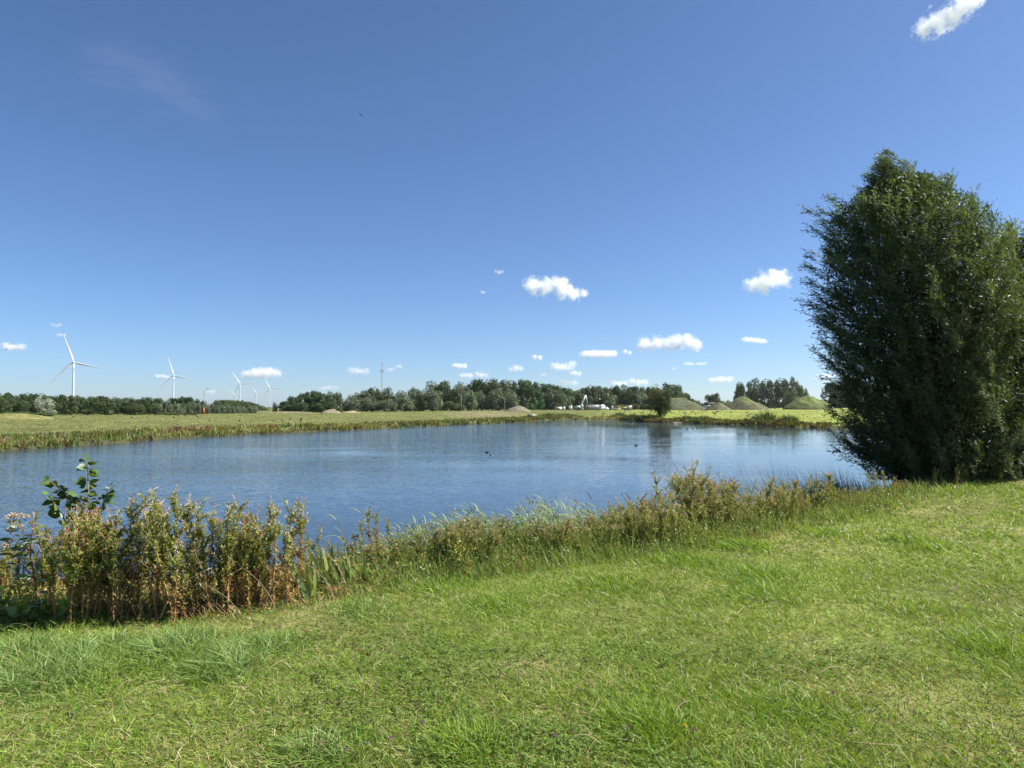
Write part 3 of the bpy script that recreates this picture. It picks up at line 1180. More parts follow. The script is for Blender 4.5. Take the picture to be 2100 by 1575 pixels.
# cottage
t = site('cottage', 'small white-walled cottage with a dark roof below the lone round tree', 'cottage', 1455, 500)
mb = MB()
mb.box(-3.4, 3.4, -2.5, 2.5, 0, 3.1, (.78, .78, .76))
cw = mb.build('wall', M_CONCRETE, t)
for x in (-1.8, 1.6):
    mb = MB()
    mb.box(x - .45, x + .45, -2.56, -2.501, 1.0, 2.2, (.06, .07, .08))
    mb.build('window', M_PAINT, cw)
mb = MB()
mb.add([(-3.8, -2.9, 3.1), (3.8, -2.9, 3.1), (3.8, 2.9, 3.1), (-3.8, 2.9, 3.1), (-3.3, 0, 5.2), (3.3, 0, 5.2)],
       [[0, 1, 5, 4], [2, 3, 4, 5], [3, 2, 1, 0]], (.07, .06, .06))
mb.T.append(np.array([[1, 2, 5], [3, 0, 4]]))
mb.build('roof', M_CONCRETE, t)

# landing stage
lp = on_level(1108, 861, ZW)
t = thing('landing_stage', 'weathered wooden landing stage with a ramp reaching into the pond', 'jetty', (lp.x, lp.y, ZW), -.25)
wood = (.20, .175, .145)
for i in range(12):
    mb = MB()
    mb.box(-2.6 + i * .42, -2.6 + i * .42 + .38, -1.4, 1.4, .55 - .035 * max(0, i - 4), .65 - .035 * max(0, i - 4), tuple(np.array(wood) * random.uniform(.75, 1.25)))
    mb.build('plank', M_BARK, t)
for x in (-2.2, 0, 2.0):
    for y in (-1.2, 1.2):
        mb = MB()
        mb.tube([(x, y, -1.0), (x, y, .5)], .11, (.10, .085, .07), 7)
        mb.build('post', M_BARK, t)
mb = MB()
mb.box(-2.7, -1.3, -1.2, 1.0, .66, 1.25, (.30, .28, .24), .05)
mb.build('block', M_CONCRETE, t)

# ------------------------------------------------------------------ weeds along the far shore
def rand_dirs(n, up=1.0, spread=.35, wind=-.12, r=RNG):
    d = r.normal(size=(n, 3)) * spread
    d[:, 2] = up
    d[:, 0] += wind
    return nrm(d)


def far_weeds():
    r = np.random.default_rng(5)
    segs = [np.array(on_level(px, py, ZW)[:2]) for px, py in [(-260, 944)] + far_shore_px]
    pts = []
    for i in range(len(segs) - 1):
        a, b = segs[i], segs[i + 1]
        L = np.linalg.norm(b - a)
        D = np.linalg.norm((a + b) / 2)
        n = int(L * 26 * (60 / D) ** .9)
        tt = r.random(n)
        nrm_ = np.array([-(b - a)[1], (b - a)[0]]) / L
        if nrm_ @ (a + b) < 0:
            nrm_ = -nrm_
        right = i >= 14
        dep = r.random(n) ** 1.5 * (11 if not right else 4.5) * min(1, D / 60)
        # the weeds grow on land, outside the pond
        p_ = a + tt[:, None] * (b - a) + nrm_ * dep[:, None]
        pts.append(np.concatenate([p_, dep[:, None], np.full((n, 1), D), np.full((n, 1), float(right))], 1))
    P = np.concatenate(pts)
    ok = pond_dist(P[:, 0], P[:, 1]) > -.15
    P = P[ok]
    n = len(P)
    z = zg(P[:, 0], P[:, 1])
    px = 1050 + F * P[:, 0] / P[:, 1]
    pn = fbm(P[:, 0] * .11, P[:, 1] * .11, 41)
    pn2 = fbm(P[:, 0] * .16 + 50, P[:, 1] * .16, 47)
    H = (.35 + .55 * pn) * np.where(P[:, 2] < 2.5, 1.0, .55)
    H = H * np.where(P[:, 4] > .5, 1.15, 1.0)
    pal = {'g': (.11, .15, .035), 'y': (.20, .20, .055), 'b': (.15, .085, .038), 'r': (.15, .068, .032), 'p': (.23, .17, .12), 'dg': (.06, .10, .03)}
    C = np.tile(np.array(pal['y']), (n, 1))
    C[pn > .5] = pal['g']
    C[(pn2 > .58)] = pal['dg']
    rust = np.exp(-((px - 395) / 75) ** 2) + .9 * np.exp(-((px - 555) / 25) ** 2) + .8 * np.exp(-((px - 838) / 10) ** 2) + .5 * np.exp(-((px - 215) / 40) ** 2)
    rb = r.random(n) < rust * .75 * (P[:, 2] > 1.2) * (pn2 > .38)
    C[rb] = pal['r']
    pk = (r.random(n) < .10) & (px < 400)
    C[pk] = pal['p']
    br = r.random(n) < .15
    C[br] = pal['b']
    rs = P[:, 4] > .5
    C[rs] = C[rs] * np.array([.62, .68, .6])  # right-shore weeds darkened: darker growth and its shadow, both put into the colour
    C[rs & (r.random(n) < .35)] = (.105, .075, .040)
    mb = MB()
    K = 8
    base = np.repeat(np.stack([P[:, 0], P[:, 1], z - .03], 1), K, 0)
    base[:, :2] += r.normal(size=(n * K, 2)) * .14
    d = rand_dirs(n * K, 1, .38, -.1, r)
    W = nrm(np.cross(d, r.normal(size=d.shape)))
    Ls = np.repeat(H, K) * r.uniform(.5, 1.15, n * K)
    ws = np.repeat(np.maximum(.05, P[:, 3] * .0011), K) * r.uniform(.7, 1.5, n * K)
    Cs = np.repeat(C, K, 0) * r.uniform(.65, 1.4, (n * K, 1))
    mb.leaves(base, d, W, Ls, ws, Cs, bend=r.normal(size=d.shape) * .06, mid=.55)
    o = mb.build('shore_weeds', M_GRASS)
    tag(o, 'tall mixed green, straw and rust weeds along the far shore', 'weeds', kind='stuff')
    # meadow tufts further back
    n = 17000
    D = np.exp(r.uniform(math.log(55), math.log(330), n))
    u = r.uniform(-.95, .75, n)
    x, y = u * D, D
    dd = pond_dist(x, y)
    ok = (dd > 3) & (near_side(x, y) < .5)
    x, y, D, u = x[ok], y[ok], D[ok], u[ok]
    n = len(x)
    z = zg(x, y)
    mb = MB()
    K = 4
    base = np.repeat(np.stack([x, y, z - .02], 1), K, 0)
    base[:, :2] += r.normal(size=(n * K, 2)) * .22
    d = rand_dirs(n * K, 1, .5, -.1, r)
    W = nrm(np.cross(d, r.normal(size=d.shape)))
    kr_ = sstep((u - .05) / .15)[:, None]
    C = np.array([.132, .142, .046]) * (1 - kr_) + np.array([.19, .225, .048]) * kr_
    alt = r.random(n)
    C = np.where((alt < .2)[:, None], np.array([.24, .21, .09]), C)
    C = np.where(((alt > .85) & (u < .1))[:, None], np.array([.15, .135, .055]), C)
    mb.leaves(base, d, W, r.uniform(.06, .17, n * K), np.repeat(D * .0009, K) * r.uniform(.6, 1.4, n * K), np.repeat(C, K, 0) * r.uniform(.7, 1.3, (n * K, 1)), mid=.5)
    tag(mb.build('meadow_grass', M_GRASS), 'short grazed yellowish grass of the meadow across the pond', 'grass', kind='stuff')


far_weeds()

# green reed clumps and rushes on the far right shore
def clump_mesh(seed, n, h, sp, cols, lean=-.12, w=.05):
    r = np.random.default_rng(seed)
    mb = MB()
    base = np.zeros((n, 3))
    base[:, :2] = r.normal(size=(n, 2)) * sp * .5
    base[:, 2] = -.05
    d = rand_dirs(n, 1, .22, lean, r)
    d = nrm(d + base * np.array([.35 / sp, .35 / sp, 0]))
    W = nrm(np.cross(d, r.normal(size=d.shape)))
    L = h * r.uniform(.5, 1.1, n) * (1 - .25 * np.clip(np.hypot(base[:, 0], base[:, 1]) / sp, 0, 1))
    C = np.array(cols)[r.integers(0, len(cols), n)] * r.uniform(.7, 1.3, (n, 1))
    bend = d * 0
    bend[:, 0] = -r.uniform(.02, .2, n) * h
    bend[:, 2] = -r.uniform(0, .12, n) * h
    mb.blades(base, d, W, L, w * r.uniform(.6, 1.3, n), C, bend)
    return mb


for px, py, w, h, lab in ((1574, 872, 2.6, 2.3, 'thick rounded clump of green reeds on the far shore before the pointed mound'),
                          (1624, 874, 1.6, 1.7, 'smaller green reed clump on the far shore before the rounded mound'),
                          (1448, 868, 2.2, 1.3, 'low dark green reed clump beside the waterside tree'),
                          (1412, 866, 1.5, 1.1, 'narrow low reed clump close to the waterside tree'),
                          (1272, 859.5, 2.2, 1.4, 'round green reed clump at the far end of the pond'),
                          (1300, 861, 1.6, 1.2, 'small green reed clump between the far end and the waterside tree'),
                          (1330, 864, 3.4, 1.6, 'dark wide reed bed at the foot of the waterside tree'),
                          (1130, 859.5, 4.0, 1.5, 'long dark green reed fringe beside the landing stage'),
                          (1160, 859, 4.0, 1.2, 'low green reed fringe at the head of the pond')):
    p_ = on_level(px, py, ZW)
    q_ = Vector((p_.x, p_.y + .6, 0))
    t = thing('reed_clump', lab, 'reeds', (q_.x, q_.y, zg1(q_.x, q_.y)))
    o = clump_mesh(int(px), 420, h, w * .7, [(.075, .115, .035), (.10, .145, .04), (.05, .085, .03)], w=.11).build('foliage', M_GRASS, t)
    tag(o, kind='stuff')

# waterside tree
p_ = on_level(1356, 864, ZW)
wt = Vector((p_.x, p_.y + 1.0, zg1(p_.x, p_.y + 1.0)))
t = thing('waterside_tree', 'multi-stemmed olive tree standing alone on the far shore', 'tree', wt)
Hh = at(1350, 785, wt.y).z - wt.z
hw = 26 / F * wt.y
r = np.random.default_rng(77)
mb = MB()
for i in range(9):
    a = r.uniform(0, 6.28)
    e = np.array([math.cos(a) * hw * .55 * r.uniform(.3, 1), math.sin(a) * hw * .55 * r.uniform(.3, 1), Hh * r.uniform(.6, .92)])
    mb.tube([(e[0] * .1, e[1] * .1, -.1), tuple(e * [.35, .35, .35]), tuple(e * [.7, .7, .72]), tuple(e)], [.12, .09, .06, .02], (.09, .075, .055), 5)
mb.build('stems', M_BARK, t)
P, N, C = [], [], []
for i in range(105):
    v = nrm(r.normal(size=3))
    c = v * r.uniform(.35, .92) * np.array([hw, hw, Hh * .46]) + np.array([0, 0, Hh * .54])
    if i > 84:
        c = np.array([r.normal() * hw * .3, r.normal() * hw * .3, r.uniform(.4, Hh * .3)])
    m = 95
    d = nrm(r.normal(size=(m, 3)))
    P.append(c + d * r.uniform(.3, 1.0, (m, 1)) * np.array([.7, .7, 1.05]))
    N.append(nrm(d + r.normal(size=(m, 3)) * .6))
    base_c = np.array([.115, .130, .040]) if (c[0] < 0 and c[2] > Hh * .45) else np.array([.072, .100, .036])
    C.append(base_c * r.uniform(.6, 1.3, (m, 1)))
P, N, C = np.concatenate(P), np.concatenate(N), np.concatenate(C)
ok = P[:, 2] > .3
P, N, C = P[ok], N[ok], C[ok]
a = nrm(np.cross(N, r.normal(size=N.shape)))
S = r.uniform(.14, .30, len(P))
mb = MB()
mb.leaves(P, a, np.cross(N, a), S, S * .6, C, mid=.5)
mb.build('crown', M_CROWN, t)

# ------------------------------------------------------------------ birds
def bird_mesh(kind):
    mb = MB()
    if kind == 'duck':
        k = (.018, .017, .02)
        mb.tube([(-.24, 0, .10), (-.17, 0, .085), (-.02, 0, .06), (.13, 0, .06), (.2, 0, .075)], [.012, .055, .095, .085, .03], k, 8)
        mb.tube([(.15, 0, .07), (.19, 0, .15), (.2, 0, .2)], [.045, .035, .04], k, 7)
        mb.ball((.215, 0, .215), (.05, .038, .042), k, 8, 5)
        mb.tube([(.25, 0, .21), (.31, 0, .2)], [.02, .008], (.35, .33, .3), 5)
    elif kind == 'goose':
        k = (.10, .09, .08)
        mb.tube([(-.42, 0, .46), (-.3, 0, .42), (-.05, 0, .36), (.2, 0, .38), (.3, 0, .44)], [.02, .10, .16, .14, .06], [(.5, .5, .5), (.13, .12, .1), k, (.2, .18, .16), (.03, .03, .03)], 8)
        mb.tube([(.24, 0, .42), (.34, 0, .55), (.36, 0, .72)], [.06, .04, .035], (.015, .015, .015), 7)
        mb.ball((.385, 0, .75), (.065, .042, .045), (.02, .02, .02), 8, 5)
        mb.tube([(.43, 0, .745), (.51, 0, .72)], [.022, .008], (.03, .03, .03), 5)
        for y in (-.06, .06):
            mb.tube([(0, y, .3), (.02, y, .02)], .014, (.04, .03, .02), 4)
    else:  # flying
        k = (.78, .78, .78) if kind == 'gull' else (.02, .02, .02)
        mb.tube([(-.25, 0, 0), (-.12, 0, 0), (.06, 0, 0), (.2, 0, .01), (.27, 0, .01)], [.02, .05, .065, .045, .008], k, 7)
        for s_ in (-1, 1):
            V = [(.10, s_ * .04, .02), (-.08, s_ * .04, .02), (.16, s_ * .34, .14), (-.02, s_ * .32, .13), (.02, s_ * .72, .10)]
            V += [(x, y, z - .012) for x, y, z in V]
            mb.add(V, [[0, 1, 3, 2], [5, 7, 8, 6]], k)
            n0_ = mb.n - 10
            mb.T.append(np.array([[2, 3, 4], [7, 9, 8]]) + n0_)
    return mb.mesh(kind, M_FEATHER, True)


BM = {k_: bird_mesh(k_) for k_ in ('duck', 'goose', 'gull', 'swift')}


def bird(kind, loc, rz, label, group=None, sc=1.0, name=None, cat=None, roll=0):
    o = bpy.data.objects.new(name or kind, BM[kind])
    COL.objects.link(o)
    o.location = loc
    o.rotation_euler = (roll, 0, rz)
    o.scale = (sc, sc, sc)
    return tag(o, label, cat or ('duck' if kind == 'duck' else 'goose' if kind == 'goose' else 'bird'), group)


for px, py, rz, lab in ((999, 928, 2.7, 'black coot facing away from its mate on the open water'), (1005.5, 934, 1.7, 'plump black coot closest to its mate on the open water')):
    p_ = on_level(px, py, ZW)
    bird('duck', (p_.x, p_.y, ZW - .01), rz, lab, sc=.48, name='coot')
DK = 'tiny dark duck afloat near the far shore'
for px, py in ((1112, 866), (1107, 867), (1121, 866), (1127, 865), (1092, 867), (1182, 864), (1245, 874), (1255, 873), (1288, 871.5), (1292, 876), (1298, 874), (1309, 876), (1381, 877), (1409, 879.5),
               (1430, 879), (1421, 879), (1305, 914), (1573, 892), (1543, 876), (1256, 865), (1293, 866)):
    p_ = on_level(px, py, ZW)
    bird('duck', (p_.x, p_.y, ZW - .02), random.uniform(0, 6.28), DK, 'ducks on the far water', .62)
for i, px in enumerate((1385, 1389, 1393, 1397)):
    p_ = on_level(px, 868.5, ZW)
    bird('gull', (p_.x, p_.y, ZW + .08), random.uniform(0, 6.28), 'small white gull resting at the waterline beside the waterside tree', 'gulls at the waterline', .75, 'gull', 'gull')
GS = 'dark goose grazing on the meadow across the pond'
rg = random.Random(3)
geese = [(272, 859), (302, 858), (357, 859), (366, 859), (380, 858), (405, 857), (430, 865), (492, 866), (563, 865), (580, 865), (595, 863), (617, 864), (658, 850), (662, 850), (617, 865.5), (175, 857), (150, 857), (640, 848)]
geese += [(rg.uniform(1180, 1340), rg.uniform(843, 856)) for _ in range(26)] + [(rg.uniform(1372, 1480), rg.uniform(842, 850)) for _ in range(34)] + [(rg.uniform(1480, 1560), rg.uniform(842, 856)) for _ in range(6)]
for px, py in geese:
    p_ = ground_at(px, py)
    if p_.y < 55 or p_.y > 420 or pond_dist([p_.x], [p_.y])[0] < 1.5:
        continue
    bird('goose', (p_.x, p_.y, p_.z - .02), rg.uniform(0, 6.28), GS, 'geese on the meadow', rg.uniform(.8, 1.0))
for px, py, lab in ((1066, 816, 'white gull flying highest before the big wood'), (1066.5, 821.5, 'white gull flying lowest before the big wood'), (1077, 819, 'white gull banking before the big wood'), (1088, 817.5, 'white gull trailing the others before the big wood')):
    p_ = at(px, py, 240)
    bird('gull', p_, random.uniform(0, 6), lab, sc=1.0, name='gull', cat='gull', roll=random.uniform(-.6, .6))
bird('gull', at(1230, 818.5, 260), .3, 'white gull gliding before the wood behind the excavator', name='gull', cat='gull', roll=.3)
bird('swift', at(740, 236, 75), 2.4, 'tiny dark bird soaring alone high in the blue sky', sc=.45, name='swift', roll=.5)
bird('swift', at(12, 717, 120), .4, 'tiny dark bird flying in front of a small cloud', sc=.6, name='swift', roll=.3)

# ------------------------------------------------------------------ the big willow
def willow(name, label, prof_px, D, base_px, seed, plumes, leafcols, leafL, leafW, base_z=None, wind=-.42, inner=26000, twigs=20, lpt=14, depth=.85, extra=()):
    r = np.random.default_rng(seed)
    bx = (base_px - 1050) / F * D
    bz = (zg1(bx, D) if base_z is None else base_z)
    t = thing(name, label, 'tree', (bx, D, bz))
    lv = []
    for py, l, rt in prof_px:
        a = at(l, py, D)
        b = at(rt, py, D)
        lv.append((a.z - bz, (a.x + b.x) / 2 - bx, (b.x - a.x) / 2))
    lv.sort()
    Z, CX, RX = [np.array(v) for v in zip(*lv)]
    H = Z[-1]

    def env(z):
        return np.interp(z, Z, CX), np.interp(z, Z, RX)
    # stems
    mb = MB()
    sc = (.07, .06, .045)
    tips = []
    for i in range(22):
        zt = H * r.uniform(.5, .93)
        cx, rx = env(zt)
        a = r.uniform(0, 6.28)
        k = r.uniform(.15, .75)
        e = np.array([cx + math.cos(a) * rx * k, math.sin(a) * rx * depth * k, zt])
        s = np.array([r.normal() * .35, r.normal() * .3, -.15])
        m1 = s * .6 + e * .4 + np.array([r.normal() * .12, r.normal() * .12, -.05])
        m2 = s * .25 + e * .75 + np.array([r.normal() * .1, r.normal() * .1, .05])
        mb.tube([tuple(s), tuple(m1), tuple(m2), tuple(e)], [.075, .055, .032, .008], sc, 6)
        for j in range(9):
            q_ = r.uniform(.3, .95)
            o_ = s * (1 - q_) + e * q_
            dd = nrm(np.array([r.normal(), r.normal(), .6 + r.random()]))
            l_ = r.uniform(.5, 1.1)
            mb.tube([tuple(o_), tuple(o_ + dd * l_ * .5), tuple(o_ + dd * l_ + np.array([wind * .2, 0, 0]))], [.018, .012, .004], sc, 4)
    mb.build('trunk', M_BARK, t)
    # plumes of leafy twigs
    zs = []
    while len(zs) < plumes:
        z = r.uniform(Z[0] + .02, H * .985)
        _, rx = env(z)
        if r.random() < (rx / RX.max()) ** .8 + .12:
            zs.append(z)
    zs = np.array(zs)
    cx, rx = env(zs)
    a = r.uniform(0, 2 * math.pi, plumes)
    k = np.sqrt(r.uniform(.10, 1.0, plumes))
    end = np.stack([cx + np.cos(a) * rx * k, np.sin(a) * rx * depth * k, zs], 1)
    foc = np.stack([cx * .7, np.zeros(plumes), zs - 1.1 - .15 * H], 1)
    ax = nrm(end - foc)
    ax = nrm(ax + np.array([wind * .75, 0, .12]) + r.normal(size=ax.shape) * .24)
    PL = r.uniform(.6, 1.35, plumes) * np.clip(rx / 1.2, .35, 1)
    tone = r.uniform(.5, 1.4, plumes) * (.85 + .45 * sstep((zs / H - .45) / .5))  # random tone, plus leaf colour lightened upwards to paint in sunlight on the crown
    ex = [(at(px_, py_, D), l_) for px_, py_, l_ in extra]
    # long shoots that leave the outline
    if ex:
        end = np.concatenate([end, np.array([[p.x - bx, p.y - D, p.z - bz] for p, _ in ex])])
        ax = np.concatenate([ax, np.tile(nrm(np.array([[-.86, -.05, .45]])), (len(ex), 1))])
        PL = np.concatenate([PL, [l for _, l in ex]])
        tone = np.concatenate([tone, np.ones(len(ex))])
    n = len(end)
    tt = r.uniform(.0, 1.0, (n, twigs))
    o_ = end[:, None] - ax[:, None] * PL[:, None, None] * (1 - tt[..., None])
    side = nrm(r.normal(size=(n, twigs, 3)))
    td = nrm(ax[:, None] * .95 + side * .52 + np.array([wind * .45, 0, .0]))
    tl = r.uniform(.22, .5, (n, twigs)) * (1.1 - .45 * tt)
    o_, td, tl = o_.reshape(-1, 3), td.reshape(-1, 3), tl.reshape(-1)
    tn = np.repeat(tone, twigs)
    m = len(o_)
    s = np.tile((np.arange(lpt) + .5) / lpt, (m, 1)) + r.normal(size=(m, lpt)) * .02
    bend = np.array([wind * .35, 0, -.10])
    p_ = o_[:, None] + td[:, None] * (tl[:, None] * s)[..., None] + bend * (tl[:, None] * s ** 2)[..., None] * .6
    ld = nrm(td[:, None] * .75 + r.normal(size=(m, lpt, 3)) * .55 + np.array([wind * .8, 0, -.12]))
    p_, ld = p_.reshape(-1, 3), ld.reshape(-1, 3)
    lc = np.array(leafcols)
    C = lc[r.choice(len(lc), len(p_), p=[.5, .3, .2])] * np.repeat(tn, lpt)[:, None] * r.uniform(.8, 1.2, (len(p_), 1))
    ok = p_[:, 2] > .05
    p_, ld, C = p_[ok], ld[ok], C[ok]
    W = nrm(np.cross(ld, r.normal(size=ld.shape) + np.array([0, 0, .8])))
    mb = MB()
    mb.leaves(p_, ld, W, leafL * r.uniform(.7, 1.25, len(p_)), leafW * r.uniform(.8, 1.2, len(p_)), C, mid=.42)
    # inner leaves
    z = r.uniform(.1, H * .93, inner)
    cx, rx = env(z)
    a = r.uniform(0, 6.283, inner)
    k = np.sqrt(r.random(inner)) * .80
    p_ = np.stack([cx + np.cos(a) * rx * k, np.sin(a) * rx * depth * k, z], 1)
    ld = nrm(r.normal(size=p_.shape) + np.array([wind, 0, .3]))
    W = nrm(np.cross(ld, r.normal(size=ld.shape)))
    mb.leaves(p_, ld, W, leafL * 1.5, leafW * 2.0, lc[r.integers(0, 2, inner)] * .9, mid=.45)
    o = mb.build('crown', M_WILLOW, t)
    tag(o, kind='stuff')
    return t


WCOL = [(.064, .098, .040), (.092, .132, .058), (.155, .195, .135)]
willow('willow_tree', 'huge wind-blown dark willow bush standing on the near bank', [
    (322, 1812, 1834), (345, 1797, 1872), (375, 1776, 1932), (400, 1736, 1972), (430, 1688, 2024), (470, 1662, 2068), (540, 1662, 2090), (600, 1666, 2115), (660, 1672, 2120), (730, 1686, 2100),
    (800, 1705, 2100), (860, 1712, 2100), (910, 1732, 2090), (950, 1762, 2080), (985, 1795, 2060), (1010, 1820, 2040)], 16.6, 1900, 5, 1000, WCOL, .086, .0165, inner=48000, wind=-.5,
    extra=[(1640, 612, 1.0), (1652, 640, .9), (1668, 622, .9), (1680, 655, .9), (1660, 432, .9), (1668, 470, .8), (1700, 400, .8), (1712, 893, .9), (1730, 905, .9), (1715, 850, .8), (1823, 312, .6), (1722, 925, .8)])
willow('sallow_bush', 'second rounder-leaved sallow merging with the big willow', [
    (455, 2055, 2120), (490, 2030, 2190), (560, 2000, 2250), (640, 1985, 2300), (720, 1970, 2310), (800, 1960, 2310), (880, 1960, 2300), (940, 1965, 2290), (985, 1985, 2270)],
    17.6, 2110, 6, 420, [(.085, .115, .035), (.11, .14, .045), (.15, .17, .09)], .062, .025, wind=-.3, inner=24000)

# ------------------------------------------------------------------ plants of the near bank
BR, RU, YG, GR, DGn, ST = (.38, .22, .11), (.28, .14, .066), (.32, .32, .075), (.185, .23, .060), (.10, .145, .045), (.46, .39, .24)
PINK, FLUFF = (.50, .17, .37), (.56, .48, .44)


def herb(seed, h, bushy, brown, pink, fluff, leafl=.062, spread=.10):
    """willowherb or loosestrife: stems, small leaves, flowering tops"""
    r = np.random.default_rng(seed)
    t = thing('tall_herb', 'herb', 'wild plant')
    st, lv, fl = MB(), MB(), MB()
    for b in range(bushy):
        a = r.uniform(0, 6.28)
        off = np.array([math.cos(a), math.sin(a), 0]) * spread * r.random() * (bushy > 1)
        hh = h * (r.uniform(.7, 1.0) if b else 1.0)
        lean = np.array([r.normal() * .05 - .05, r.normal() * .05, 0]) * hh + off * .7
        base = off + np.array([0, 0, -.08])
        tt = np.linspace(0, 1, 6)
        pts = base + np.outer(tt, [0, 0, hh + .08]) + np.outer(tt ** 1.7, lean)
        pts[1:-1, :2] += r.normal(size=(4, 2)) * .008
        cs = np.outer(1 - tt, BR) + np.outer(tt, GR)
        st.tube(pts, np.linspace(.0085, .002, 6), cs * (1.5 if brown > .3 else 1.0), 4)

        def along(q):
            return np.stack([np.interp(q, tt, pts[:, i]) for i in range(3)], 1)
        # leaves on the stem
        n = int(190 * hh)
        q = r.uniform(.06, .97, n)
        q = q[(q > brown) | (r.random(n) < .5)]
        n = len(q)
        P = along(q)
        an = r.uniform(0, 6.28, n)
        d = nrm(np.stack([np.cos(an), np.sin(an), r.uniform(-.5, .9, n)], 1))
        old = (q < brown + r.normal(size=n) * .12)
        d[old, 2] -= .6
        d = nrm(d)
        C = np.array([YG, GR, YG, DGn])[r.integers(0, 4, n)]
        C = np.where(old[:, None], np.array([BR, RU, BR, YG])[r.integers(0, 4, n)], C) * r.uniform(.7, 1.3, (n, 1))
        W = nrm(np.cross(d, [0, 0, 1.0]) + r.normal(size=d.shape) * .35)
        lv.leaves(P, d, W, leafl * r.uniform(.6, 1.2, n) * (1.15 - .5 * q), leafl * .26 * r.uniform(.8, 1.3, n), C, bend=np.array([0, 0, -.008]), mid=.4)
        # side branches with leaves
        nb = int(r.integers(12, 20) * hh)
        for i in range(nb):
            q0 = r.uniform(.3, .95)
            o_ = along(np.array([q0]))[0]
            an = r.uniform(0, 6.28)
            dd = nrm(np.array([math.cos(an) * .6, math.sin(an) * .6, r.uniform(.6, 1.3)]))
            l_ = r.uniform(.1, .26) * (1.25 - q0 * .6)
            e = o_ + dd * l_
            c_ = np.array(GR) if q0 > brown else np.array(BR)
            st.tube([o_, o_ + dd * l_ * .5, e], [.0025, .002, .001], c_, 3)
            m = int(16 + 80 * l_)
            s = r.uniform(.1, 1, m)
            an = r.uniform(0, 6.28, m)
            ld = nrm(np.stack([np.cos(an), np.sin(an), r.uniform(-.2, .9, m)], 1) + dd * .5)
            C = np.array([YG, YG, GR, GR])[r.integers(0, 4, m)] * r.uniform(.7, 1.35, (m, 1))
            if q0 < brown:
                C = np.array([BR, YG, RU, GR])[r.integers(0, 4, m)] * r.uniform(.7, 1.3, (m, 1))
            W = nrm(np.cross(ld, r.normal(size=ld.shape)))
            lv.leaves(o_ + dd * (l_ * s)[:, None], ld, W, leafl * .62 * r.uniform(.6, 1.2, m), leafl * .2 * r.uniform(.8, 1.2, m), C, mid=.4)
            if q0 > .62:
                m = 9
                s = r.uniform(.55, 1.15, m)
                fd = nrm(r.normal(size=(m, 3)) * .8 + dd * 1.2)
                isp = r.random(m) < pink
                isf = r.random(m) < fluff
                C = np.where(isp[:, None], PINK, np.where(isf[:, None], FLUFF, np.array(BR) * 1.1 if brown > .3 else np.array(YG) * .5 + np.array(BR) * .4)) * r.uniform(.8, 1.25, (m, 1))
                fl.leaves(o_ + dd * (l_ * s)[:, None], fd, nrm(np.cross(fd, r.normal(size=fd.shape))), np.where(isp, .018, .038) * r.uniform(.7, 1.2, m), np.where(isp, .016, .0065), C, mid=.5)
        m = 34
        q = r.uniform(.86, 1.05, m)
        o_ = along(np.clip(q, 0, 1))
        o_[:, 2] += np.maximum(0, q - 1) * hh
        fd = nrm(r.normal(size=(m, 3)) * .7 + np.array([0, 0, .8]))
        isp = r.random(m) < pink
        isf = r.random(m) < fluff
        C = np.where(isp[:, None], PINK, np.where(isf[:, None], FLUFF, np.array(BR) * 1.1 if brown > .3 else np.array(YG) * .5 + np.array(BR) * .4)) * r.uniform(.8, 1.25, (m, 1))
        fl.leaves(o_, fd, nrm(np.cross(fd, r.normal(size=fd.shape))), np.where(isp, .02, .045) * r.uniform(.7, 1.2, m), np.where(isp, .017, .0065), C, mid=.5)
    st.build('stems', M_HERB, t)
    tag(lv.build('foliage', M_HERB, t), kind='stuff')
    tag(fl.build('flowers', M_HERB, t), kind='stuff')
    return Proto(t)


H_TALL = [herb(100 + i, 1.0, 1 + i % 2, (.62, .5, .7, .45, .56, .66)[i], .05, .6) for i in range(6)]
H_BUSH = [herb(120 + i, 1.0, 4, .44, .14, .22, spread=.2) for i in range(4)]
H_PINK = [herb(140 + i, 1.0, 7, .14, .14, .26, leafl=.045, spread=.30) for i in range(4)]


def bank(px, f, jit=.0):
    x, y = edge_pt(px, f, jit)
    return x, y, zg1(x, y)


def put(protos, px, f, top, label, group, wide=1.0, tilt=0.0):
    if px < 700:
        f = f * .52 - .10 if px > 135 else f * .6 + .12
    x, y, z = bank(px, f)
    h = max(.3, (at(px, top, y).z - z) * (1.34 if 1360 < px < 1510 else 1.22 if px > 700 else 1.03))
    random.choice(protos).place((x, y, z), random.uniform(0, 6.28), (h * wide, h * wide, h), label, group, (random.uniform(-.08, .08), tilt + random.uniform(-.13, .07)))


L1 = 'tall browning willowherb stalk with wispy seeding top beside the poplar sapling'
# singled-out stalks (px, f, top row)
for px, f, tp in ((300, .16, 1055), (312, .22, 1040), (345, .15, 1032), (358, .2, 1026), (372, .12, 1040), (385, .22, 1036), (397, .18, 1058), (418, .25, 1046), (430, .22, 1050), (475, .15, 1045), (500, .2, 1042),
                  (565, .2, 1050), (580, .15, 1058), (606, .2, 1042), (620, .15, 1048), (556, .25, 1048), (330, .3, 1075), (288, .25, 1080), (268, .2, 1068), (255, .16, 1075), (410, .3, 1085)):
    where = ('close beside the poplar sapling' if px < 290 else 'of the slim pair next to the sapling\'s bushy neighbours' if px < 335 else 'of the tallest brown cluster in the row' if px < 405
             else 'of the thin pair past the tallest cluster' if px < 440 else 'poking out of the pink loosestrife' if px < 520 else 'of the thin group ending at the sword leaves')
    tp += random.uniform(-10, 14)
    put(H_TALL, px, f, tp, 'willowherb stalk with wispy seeding top, ' + where, 'willowherb stalks of the row', random.uniform(.9, 1.15))
